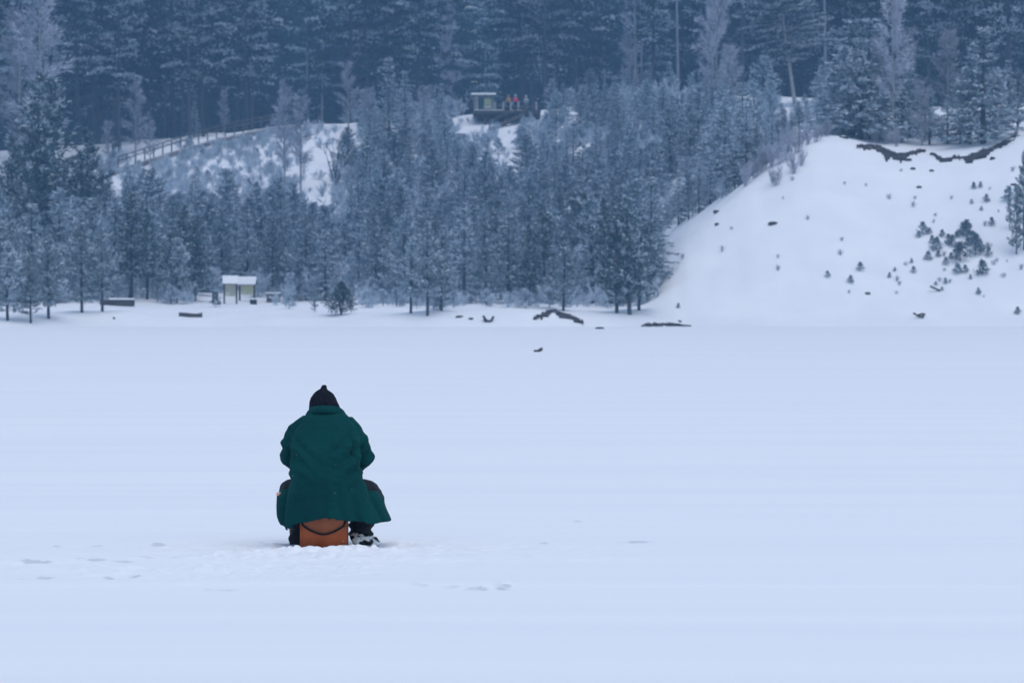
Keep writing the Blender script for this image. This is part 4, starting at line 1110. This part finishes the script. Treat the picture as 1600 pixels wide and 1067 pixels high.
# sleeves: shoulder, elbow, wrist
tubev(c, [(-.13, .20, .895), (-.222, .18, .815), (-.272, .17, .73), (-.285, .21, .655), (-.23, .34, .60), (-.14, .50, .585)], [(.09, .09), (.095, .10), (.082, .09), (.085, .09), (.075, .075), (.062, .062)])
tubev(c, [(.11, .20, .895), (.168, .17, .83), (.222, .15, .745), (.248, .19, .66), (.20, .34, .60), (.10, .50, .585)], [(.085, .085), (.082, .09), (.08, .088), (.088, .09), (.075, .075), (.062, .062)])
# coat skirts draped over the thighs
loft(c, [(.165, -.285, .14, .075, .16), (.22, -.300, .16, .085, .19), (.30, -.315, .17, .076, .20), (.37, -.312, .17, .074, .20), (.42, -.275, .16, .072, .18)], 24)
loft(c, [(.17, .345, .12, .092, .20), (.22, .335, .14, .092, .22), (.30, .332, .15, .088, .22), (.355, .322, .15, .084, .21), (.405, .285, .14, .075, .18)], 24)
coat = remesh(c, 'green_coat', .0075, 8, .5)
nv = len(coat.vertices); co = np.empty(nv * 3, np.float32); coat.vertices.foreach_get('co', co); co = co.reshape(-1, 3).astype(float)
no = np.empty(nv * 3, np.float32); coat.vertices.foreach_get('normal', no); no = no.reshape(-1, 3)
x, d, z = co[:, 0], co[:, 1], co[:, 2]
ang_ = np.arctan2(d + .02, x)
low = sstep(.62, .2, z)
fold = np.zeros(nv)
def ridge(t, p=1.6):
    return np.sign(np.sin(t)) * np.abs(np.sin(t)) ** p
# long vertical drapes in the skirt, fanning out from the waist
fan = x / (1.0 + .9 * np.clip(.6 - z, 0, 1))
wob = 2.4 * fbm(x * 3.5, z * 1.6, 61) + 1.5 * fbm(x * 9, z * 3, 68)
fold += low * (.020 * ridge(fan * 30 + wob * 2.2) * (.3 + 1.2 * noise2(x * 5 + 9, z * 3, 69)) + .006 * np.sin(fan * 66 + wob * 3))
# pull lines running from the armholes toward the middle of the back and the waist
back = sstep(.25, -.05, d)
for sx, sh, zz, fr, am in ((-1, .265, .70, 62, .018), (1, .185, .74, 58, .026), (-1, .24, .60, 75, .012), (1, .215, .60, 70, .013)):
    u = (x - sx * sh) * .72 * -sx + (z - zz) * -.69
    vv = (x - sx * sh) * .69 * sx * -1 + (z - zz) * .72
    fold += back * am * ridge(vv * fr + 3 * fbm(x * 6, z * 6, 62)) * np.exp(-((u - .04) / .11) ** 2) * np.exp(-(vv / .11) ** 2)
# cross creases above the seat and under the shoulder blades
fold += back * .007 * ridge(z * 40 + 9 * x + 14 * x * x + 5 * fbm(x * 3, z * 2.5, 66), 2.2) * sstep(.40, .52, z) * sstep(.85, .7, z) * (.15 + 1.3 * noise2(x * 6, z * 5, 74))
# sleeve creases near the elbows
sl = sstep(.20, .27, np.abs(x)) * sstep(.50, .56, z) * sstep(.90, .80, z)
fold += sl * .005 * ridge(z * 62 - np.abs(x) * 40 + 4 * fbm(z * 5, d * 5, 63)) * (.2 + 1.2 * noise2(z * 8, d * 8, 75))
# armholes: deep crease between sleeve and back
for sx, zs, xs in ((-1, (.56, .66, .74, .80, .86, .93), (.294, .291, .282, .266, .240, .195)), (1, (.56, .66, .74, .80, .86, .93), (.232, .215, .190, .175, .160, .135))):
    q = x * sx - np.interp(z, zs, xs)
    fold -= np.where(z < .78, .034, .018) * np.exp(-(q / .013) ** 2) * sstep(.54, .58, z) * sstep(.95, .86, z) * back
# softness
fold += .010 * fbm(x * 7, z * 5 + d * 3, 64, 3) + .006 * fbm(x * 20, z * 14 + d * 9, 65, 3)
# centre back seam
fold -= .0035 * np.exp(-(x / .006) ** 2) * sstep(.35, .5, z) * back
co += no * fold[:, None]
x, d, z = co[:, 0], co[:, 1], co[:, 2]
hem = np.interp(x, [-.40, -.34, -.29, -.20, -.06, .08, .15, .25, .33, .40, .46], [.17, .155, .150, .178, .216, .222, .206, .19, .183, .186, .188])
hem = hem + .003 * np.sin(x * 31 + 1) + .008 * fbm(x * 9, d * 6, 67)
k = sstep(.44, .18, z)
co[:, 2] = z + (hem - .168) * k
# corner of the coat flap kicked outward on the right
kk = sstep(.30, .17, co[:, 2]) * sstep(.33, .42, x)
co[:, 0] += kk * .018
coat.vertices.foreach_set('co', co.astype(np.float32).ravel()); coat.update()
# open the hem: remove the closed underside
import bmesh
bm = bmesh.new(); bm.from_mesh(coat); bm.normal_update()
dead = [f for f in bm.faces if f.normal.z < -.55 and f.calc_center_median().z < .27]
bmesh.ops.delete(bm, geom=dead, context='FACES')
bm.to_mesh(coat); bm.free()
GREEN = noisy('green_wool', (0.0016, 0.036, 0.039), (0.0024, 0.048, 0.048), 3, 0.9, spec=0.04, bump=0.12, detail=6)
nt = GREEN.node_tree; bs = nt.nodes['Principled BSDF']
tc = nt.nodes.new('ShaderNodeTexCoord'); vo = nt.nodes.new('ShaderNodeTexVoronoi'); vo.inputs['Scale'].default_value = 24
nt.links.new(tc.outputs['Object'], vo.inputs['Vector'])
rr_ = nt.nodes.new('ShaderNodeMapRange'); rr_.inputs['From Min'].default_value = .085; rr_.inputs['From Max'].default_value = .06
nt.links.new(vo.outputs['Distance'], rr_.inputs['Value'])
n2 = nt.nodes.new('ShaderNodeTexNoise'); n2.inputs['Scale'].default_value = 5; nt.links.new(tc.outputs['Object'], n2.inputs['Vector'])
r2 = nt.nodes.new('ShaderNodeMapRange'); r2.inputs['From Min'].default_value = .56; r2.inputs['From Max'].default_value = .62; nt.links.new(n2.outputs['Fac'], r2.inputs['Value'])
mu = nt.nodes.new('ShaderNodeMath'); mu.operation = 'MULTIPLY'; nt.links.new(rr_.outputs[0], mu.inputs[0]); nt.links.new(r2.outputs[0], mu.inputs[1])
mx = nt.nodes.new('ShaderNodeMix'); mx.data_type = 'RGBA'; mx.inputs[7].default_value = (.35, .42, .45, 1)
old = bs.inputs['Base Color'].links[0].from_socket
nt.links.new(mu.outputs[0], mx.inputs[0]); nt.links.new(old, mx.inputs[6]); nt.links.new(mx.outputs[2], bs.inputs['Base Color'])
bs.inputs['Sheen Weight'].default_value = .03; bs.inputs['Sheen Roughness'].default_value = .6; bs.inputs['Sheen Tint'].default_value = (.1, .8, .8, 1)
wn_ = nt.nodes.new('ShaderNodeTexNoise'); wn_.inputs['Scale'].default_value = 8.5; wn_.inputs['Detail'].default_value = 3; wn_.inputs['Distortion'].default_value = 1.1
wm_ = nt.nodes.new('ShaderNodeMapping'); wm_.inputs['Scale'].default_value = (1.25, 1, .5); wm_.inputs['Rotation'].default_value = (0, .25, 0)
nt.links.new(tc.outputs['Object'], wm_.inputs[0]); nt.links.new(wm_.outputs[0], wn_.inputs['Vector'])
wb_ = nt.nodes.new('ShaderNodeBump'); wb_.inputs['Strength'].default_value = .5; wb_.inputs['Distance'].default_value = .045
nt.links.new(wn_.outputs['Fac'], wb_.inputs['Height'])
fine = bs.inputs['Normal'].links[0].from_node
nt.links.new(wb_.outputs[0], fine.inputs['Normal'])
coat.materials.clear(); coat.materials.append(GREEN)
coat.polygons.foreach_set('use_smooth', [True] * len(coat.polygons))
co_o = link('coat', coat, ang)
so = co_o.modifiers.new('cloth', 'SOLIDIFY'); so.thickness = .006; so.offset = -1

# turned down collar
cb = MB(); n = 48
rows = []
for k in range(n + 1):
    a = math.radians(-215 + 250 * k / n)   # open at the front
    cx, cy = math.cos(a), math.sin(a)
    bz = .012 * math.sin(3 * a) ; wv = .004 * math.sin(9 * a)
    o_ = V(-.028, .285, 0)
    bk = max(0, -cy)
    rows.append([o_ + V(cx * .098, cy * .10, .985 + .026 * -cy), o_ + V(cx * .106, cy * .115, 1.006 + .024 * -cy), o_ + V(cx * (.114 + wv), cy * (.128 + .008 * bk), 1.008 + .024 * -cy), o_ + V(cx * (.132 + wv), cy * (.145 + .018 * bk), .990 + .020 * -cy + bz * .3),
                 o_ + V(cx * (.150 + wv), cy * (.150 + .040 * bk), .960 + .022 * -cy + bz * .4), o_ + V(cx * .146, cy * (.146 + .038 * bk), .953 + .022 * -cy + bz * .4), o_ + V(cx * .11, cy * .12, .965)])
for rw in rows: cb.v += [tuple(q) for q in rw]
for i in range(n):
    for k in range(6):
        a = i * 7 + k; cb.f.append((a, a + 7, a + 8, a + 1)); cb.m.append(0)
link('collar', cb.mesh('coat_collar', [GREEN], True), ang)

# knitted hat with a small nub
hb = MB(); n = 96
HO = V(-.046, .385, 0)
prof = [(.925, .112, .010), (.950, .119, .010), (.975, .119, .010), (.996, .117, .007), (1.030, .110, .002), (1.057, .1015, -.004), (1.085, .0905, -.005), (1.098, .081, -.0045), (1.109, .075, -.004), (1.124, .060, -.006), (1.137, .043, -.008), (1.145, .030, -.005), (1.152, .0235, -.002), (1.164, .0205, 0), (1.172, .0175, .001), (1.178, .010, .0015)]
for i, (z_, q, sh) in enumerate(prof):
    for k in range(n):
        a = 6.28318 * k / n
        rib = 1 + .016 * math.sin(a * 24) * min(1, q / .06)
        hb.v.append((HO.x + sh + q * rib * math.cos(a), HO.y + q * rib * 1.06 * math.sin(a), z_ - .015 * (math.cos(a) > 0) * math.cos(a) * max(0, 1.10 - z_) / .2))
for i in range(len(prof) - 1):
    for k in range(n):
        k2 = (k + 1) % n; hb.f.append((i * n + k, i * n + k2, (i + 1) * n + k2, (i + 1) * n + k)); hb.m.append(0)
hb.f.append(tuple((len(prof) - 1) * n + k for k in range(n))); hb.m.append(0)
link('hat', hb.mesh('knitted_hat', [HATK], True), ang)

# the body inside the clothes (one continuous surface with head and hands)
P = [V(0, 0, .45), V(0, .02, .62), V(-.01, .12, .82), V(-.02, .24, .93), V(-.03, .31, .985), V(-.036, .39, 1.01), V(-.036, .40, 1.07), V(-.036, .455, .965)]
E = [(0, 1), (1, 2), (2, 3), (3, 4), (4, 5), (5, 6), (5, 7)]
RR = [.13, .13, .12, .07, .045, .075, .065, .05]
def add(p, r_, par):
    P.append(V(*p)); RR.append(r_); E.append((par, len(P) - 1)); return len(P) - 1
for sx in (-1, 1):
    ox = 0 if sx < 0 else -.03
    a = add((sx * .17 + ox, .19, .87), .055, 3); a = add((sx * .27 + ox, .20, .67), .045, a); a = add((sx * .13 + ox, .50, .585), .034, a)
    h = add((sx * .085 + ox, .575, .575), (.042, .022), a)
    for f_, (fx, fz, ln) in enumerate(((.035, .012, .07), (.012, .016, .085), (-.012, .014, .08), (-.032, .006, .062))):
        q = add((sx * (.075 + fx * .9) + ox, .615, .578 + fz), .0105, h); q = add((sx * (.07 + fx) + ox, .615 + ln * .55, .572 + fz), .0095, q); add((sx * (.062 + fx) + ox, .615 + ln * .7, .548 + fz), .0085, q)
    q = add((sx * .045 + ox, .575, .592), .0115, h); add((sx * .022 + ox, .612, .59), .0095, q)
    l = add((sx * .12, .03, .42), .09, 0); l = add((sx * .30, .40, .42), .065, l); l = add((sx * .255, .30, .14), .05, l); add((sx * .27, .40, .06), .035, l)
link('body', skin_mesh('angler_body', P, E, RR, [SKIN], 2), ang)
# face details facing the hill
fb = MB()
fb.blob((-.036, .508, .985), .014, .03, .03)
for sx in (-1, 1): fb.blob((-.036 + sx * .032, .492, 1.01), .012, .008, .008)
link('face', fb.mesh('angler_face', [SKIN], True), ang)

# trousers: thighs and knees under the coat skirts
T = [V(0, .06, .42), V(-.14, .12, .405), V(-.32, .38, .43), V(-.27, .28, .16), V(.14, .12, .405), V(.31, .38, .42), V(.24, .28, .15)]
link('trousers', skin_mesh('angler_trousers', T, [(0, 1), (1, 2), (2, 3), (0, 4), (4, 5), (5, 6)], [.10, .095, .085, .068, .095, .088, .078], [TROU], 2), ang)
# crumpled knee fabric that shows beside the coat on both sides
def crumple(kb):
    km = remesh(kb, 'knees', .011, 3)
    nv = len(km.vertices); q = np.empty(nv * 3, np.float32); km.vertices.foreach_get('co', q); q = q.reshape(-1, 3).astype(float); nn = np.empty(nv * 3, np.float32); km.vertices.foreach_get('normal', nn); nn = nn.reshape(-1, 3)
    q += nn * (.022 * fbm(q[:, 0] * 14 + q[:, 2] * 6, q[:, 2] * 12, 71, 3))[:, None]
    km.vertices.foreach_set('co', q.astype(np.float32).ravel()); km.materials.append(TROU); km.polygons.foreach_set('use_smooth', [True] * len(km.polygons)); km.update()
    link('knee_fabric', km, ang)
kb = MB(); tubev(kb, [(-.20, .10, .43), (-.280, .20, .395), (-.322, .30, .370), (-.330, .40, .34)], [(.055, .07), (.060, .085), (.058, .085), (.05, .07)]); crumple(kb)
kb = MB(); tubev(kb, [(.20, .10, .43), (.278, .20, .400), (.326, .30, .350), (.352, .38, .31)], [(.055, .07), (.062, .082), (.062, .078), (.055, .065)]); crumple(kb)
tb = MB(); Mx = Matrix.Translation((-.352, .06, .383)) @ Matrix.Rotation(.18, 4, 'Y') @ Matrix.Rotation(-.5, 4, 'Z')
tb.box(-.026, .026, -.012, .012, -.010, .010, 0, Mx); tb.box(-.012, .020, -.014, .010, .0105, .016, 0, Mx)
link('orange_tag', tb.mesh('orange_tag', [noisy('salmon_cloth', (.62, .22, .12), (.75, .45, .36), 60, .7)]), ang)

# boots
BOOT = noisy('boot_black', (0.006, 0.007, 0.011), (0.016, 0.018, 0.024), 14, 0.6, bump=.4)
BSNOW = noisy('boot_under_snow', (0.008, 0.010, 0.015), (0.82, 0.85, 0.88), 17, 0.75, lo=.46, hi=.53, bump=.8, detail=3, stretch=(1, 1, 1.4))
bl = MB()
tubev(bl, [(-.246, .30, -.02), (-.246, .30, .06), (-.244, .30, .13), (-.243, .29, .21)], [(.052, .058), (.05, .055), (.05, .055), (.052, .058)])
tubev(bl, [(-.25, .24, .045), (-.258, .36, .045), (-.27, .46, .035), (-.272, .50, .03)], [(.052, .048), (.052, .046), (.048, .038), (.03, .025)])
m_ = remesh(bl, 'boot_near_box', .010, 4); m_.materials.append(BOOT); m_.polygons.foreach_set('use_smooth', [True] * len(m_.polygons)); link('boot', m_, ang)
br = MB()
tubev(br, [(.24, .18, .00), (.235, .17, .07), (.235, .18, .14), (.245, .22, .21)], [(.085, .09), (.088, .085), (.088, .085), (.095, .09)])
m_ = remesh(br, 'boot_shaft', .011, 4)
nv = len(m_.vertices); q = np.empty(nv * 3, np.float32); m_.vertices.foreach_get('co', q); q = q.reshape(-1, 3).astype(float)
q[:, 0] += .010 * np.sin(q[:, 2] * 95 + q[:, 0] * 18); q[:, 1] += .008 * np.sin(q[:, 2] * 80 + 1)
m_.vertices.foreach_set('co', q.astype(np.float32).ravel()); m_.materials.append(BOOT); m_.polygons.foreach_set('use_smooth', [True] * len(m_.polygons)); m_.update(); link('boot_shaft', m_, ang)
br = MB()
tubev(br, [(.175, .08, .035), (.205, .085, .048), (.27, .12, .045), (.33, .17, .033), (.365, .20, .020), (.378, .21, .012)], [(.05, .05), (.062, .056), (.06, .05), (.052, .038), (.036, .024), (.015, .012)])
m_ = remesh(br, 'snowy_boot', .008, 3)
nv = len(m_.vertices); q = np.empty(nv * 3, np.float32); m_.vertices.foreach_get('co', q); q = q.reshape(-1, 3).astype(float); nn = np.empty(nv * 3, np.float32); m_.vertices.foreach_get('normal', nn); nn = nn.reshape(-1, 3)
q += nn * (.03 * fbm(q[:, 0] * 26, q[:, 2] * 26 + q[:, 1] * 20, 73, 3))[:, None]
m_.vertices.foreach_set('co', q.astype(np.float32).ravel()); m_.materials.append(BSNOW); m_.polygons.foreach_set('use_smooth', [True] * len(m_.polygons)); m_.update()
o = link('boot', m_, ang); o['label'] = 'boot caked in snow'

# orange tackle box with a hanging strap
box = empty('tackle_box', (PX, PY, 0)); tag(box, 'orange brown tackle box under the seated person, half sunk in snow', 'tackle box')
LEATH = noisy('worn_orange', (0.26, 0.058, 0.018), (0.40, 0.095, 0.028), 6, 0.6, spec=.3, bump=.15, detail=6)
LEATU = noisy('worn_tan', (0.24, 0.072, 0.032), (0.32, 0.105, 0.05), 5, 0.65, spec=.25, bump=.15, detail=6)
def rbox(name, x0, x1, y0, y1, z0, z1, r_, m_, par):
    bm = bmesh.new(); bmesh.ops.create_cube(bm, size=1)
    for v in bm.verts: v.co = Vector(((x0 + x1) / 2 + v.co.x * (x1 - x0), (y0 + y1) / 2 + v.co.y * (y1 - y0), (z0 + z1) / 2 + v.co.z * (z1 - z0)))
    bmesh.ops.bevel(bm, geom=list(bm.edges), offset=r_, segments=3, affect='EDGES')
    me = bpy.data.meshes.new(name); bm.to_mesh(me); bm.free(); me.materials.append(m_); me.polygons.foreach_set('use_smooth', [True] * len(me.polygons))
    return link(name, me, par)
rbox('box_body', -.194, .146, -.200, .14, -.02, .300, .018, LEATH, box)
rbox('lid', -.197, .149, -.204, .143, .303, .335, .012, LEATU, box)
# rounded flap of the box above the strap
fl_ = MB(); n = 24; FY = -.2050
def flap_z(x_): return .108 + .075 * (abs(x_ + .022) / .165) ** 1.7
for k in range(n + 1):
    x_ = -.188 + .328 * k / n; zb = flap_z(x_)
    fl_.v += [(x_, FY, .29), (x_, FY - .003, zb), (x_, -.2015, zb - .002)]
for k in range(n):
    a = 3 * k; fl_.f += [(a, a + 3, a + 4, a + 1), (a + 1, a + 4, a + 5, a + 2)]; fl_.m += [0, 0]
link('flap', fl_.mesh('box_flap', [LEATU], True), box)
sp = MB(); pts = [(-.186 + .328 * k / 20, -.2125 - .004 * math.sin(math.pi * k / 20), flap_z(-.188 + .328 * k / 20) + (.03 if k in (0, 20) else 0)) for k in range(21)]
tubev(sp, pts, [(.004, .0075)] * 21, 8)
link('strap', sp.mesh('box_strap', [mat('strap_black', (.008, .009, .010), .7)], True), box)
rv_ = MB(); rv_.blob((.122, -.2015, .058), .006, .003, .006); link('rivet', rv_.mesh('box_rivet', [mat('brass', (.6, .45, .12), .4)]), box)

# ------------------------------------------------------------------ air
hz = MB(); hz.box(-250, 250, -70, 1110, -4, 75)
m = bpy.data.materials.new('haze'); m.use_nodes = True; nt = m.node_tree
nt.nodes.remove(nt.nodes['Principled BSDF'])
pv = nt.nodes.new('ShaderNodeVolumePrincipled'); pv.inputs['Density'].default_value = 0.00075
pv.inputs['Color'].default_value = (.31, .61, 1, 1); pv.inputs['Anisotropy'].default_value = 0.0
nt.links.new(pv.outputs[0], nt.nodes['Material Output'].inputs['Volume'])
tag(link('haze', hz.mesh('haze', [m])), 'thin blue winter haze between the lake and the forest', 'haze', kind='stuff')
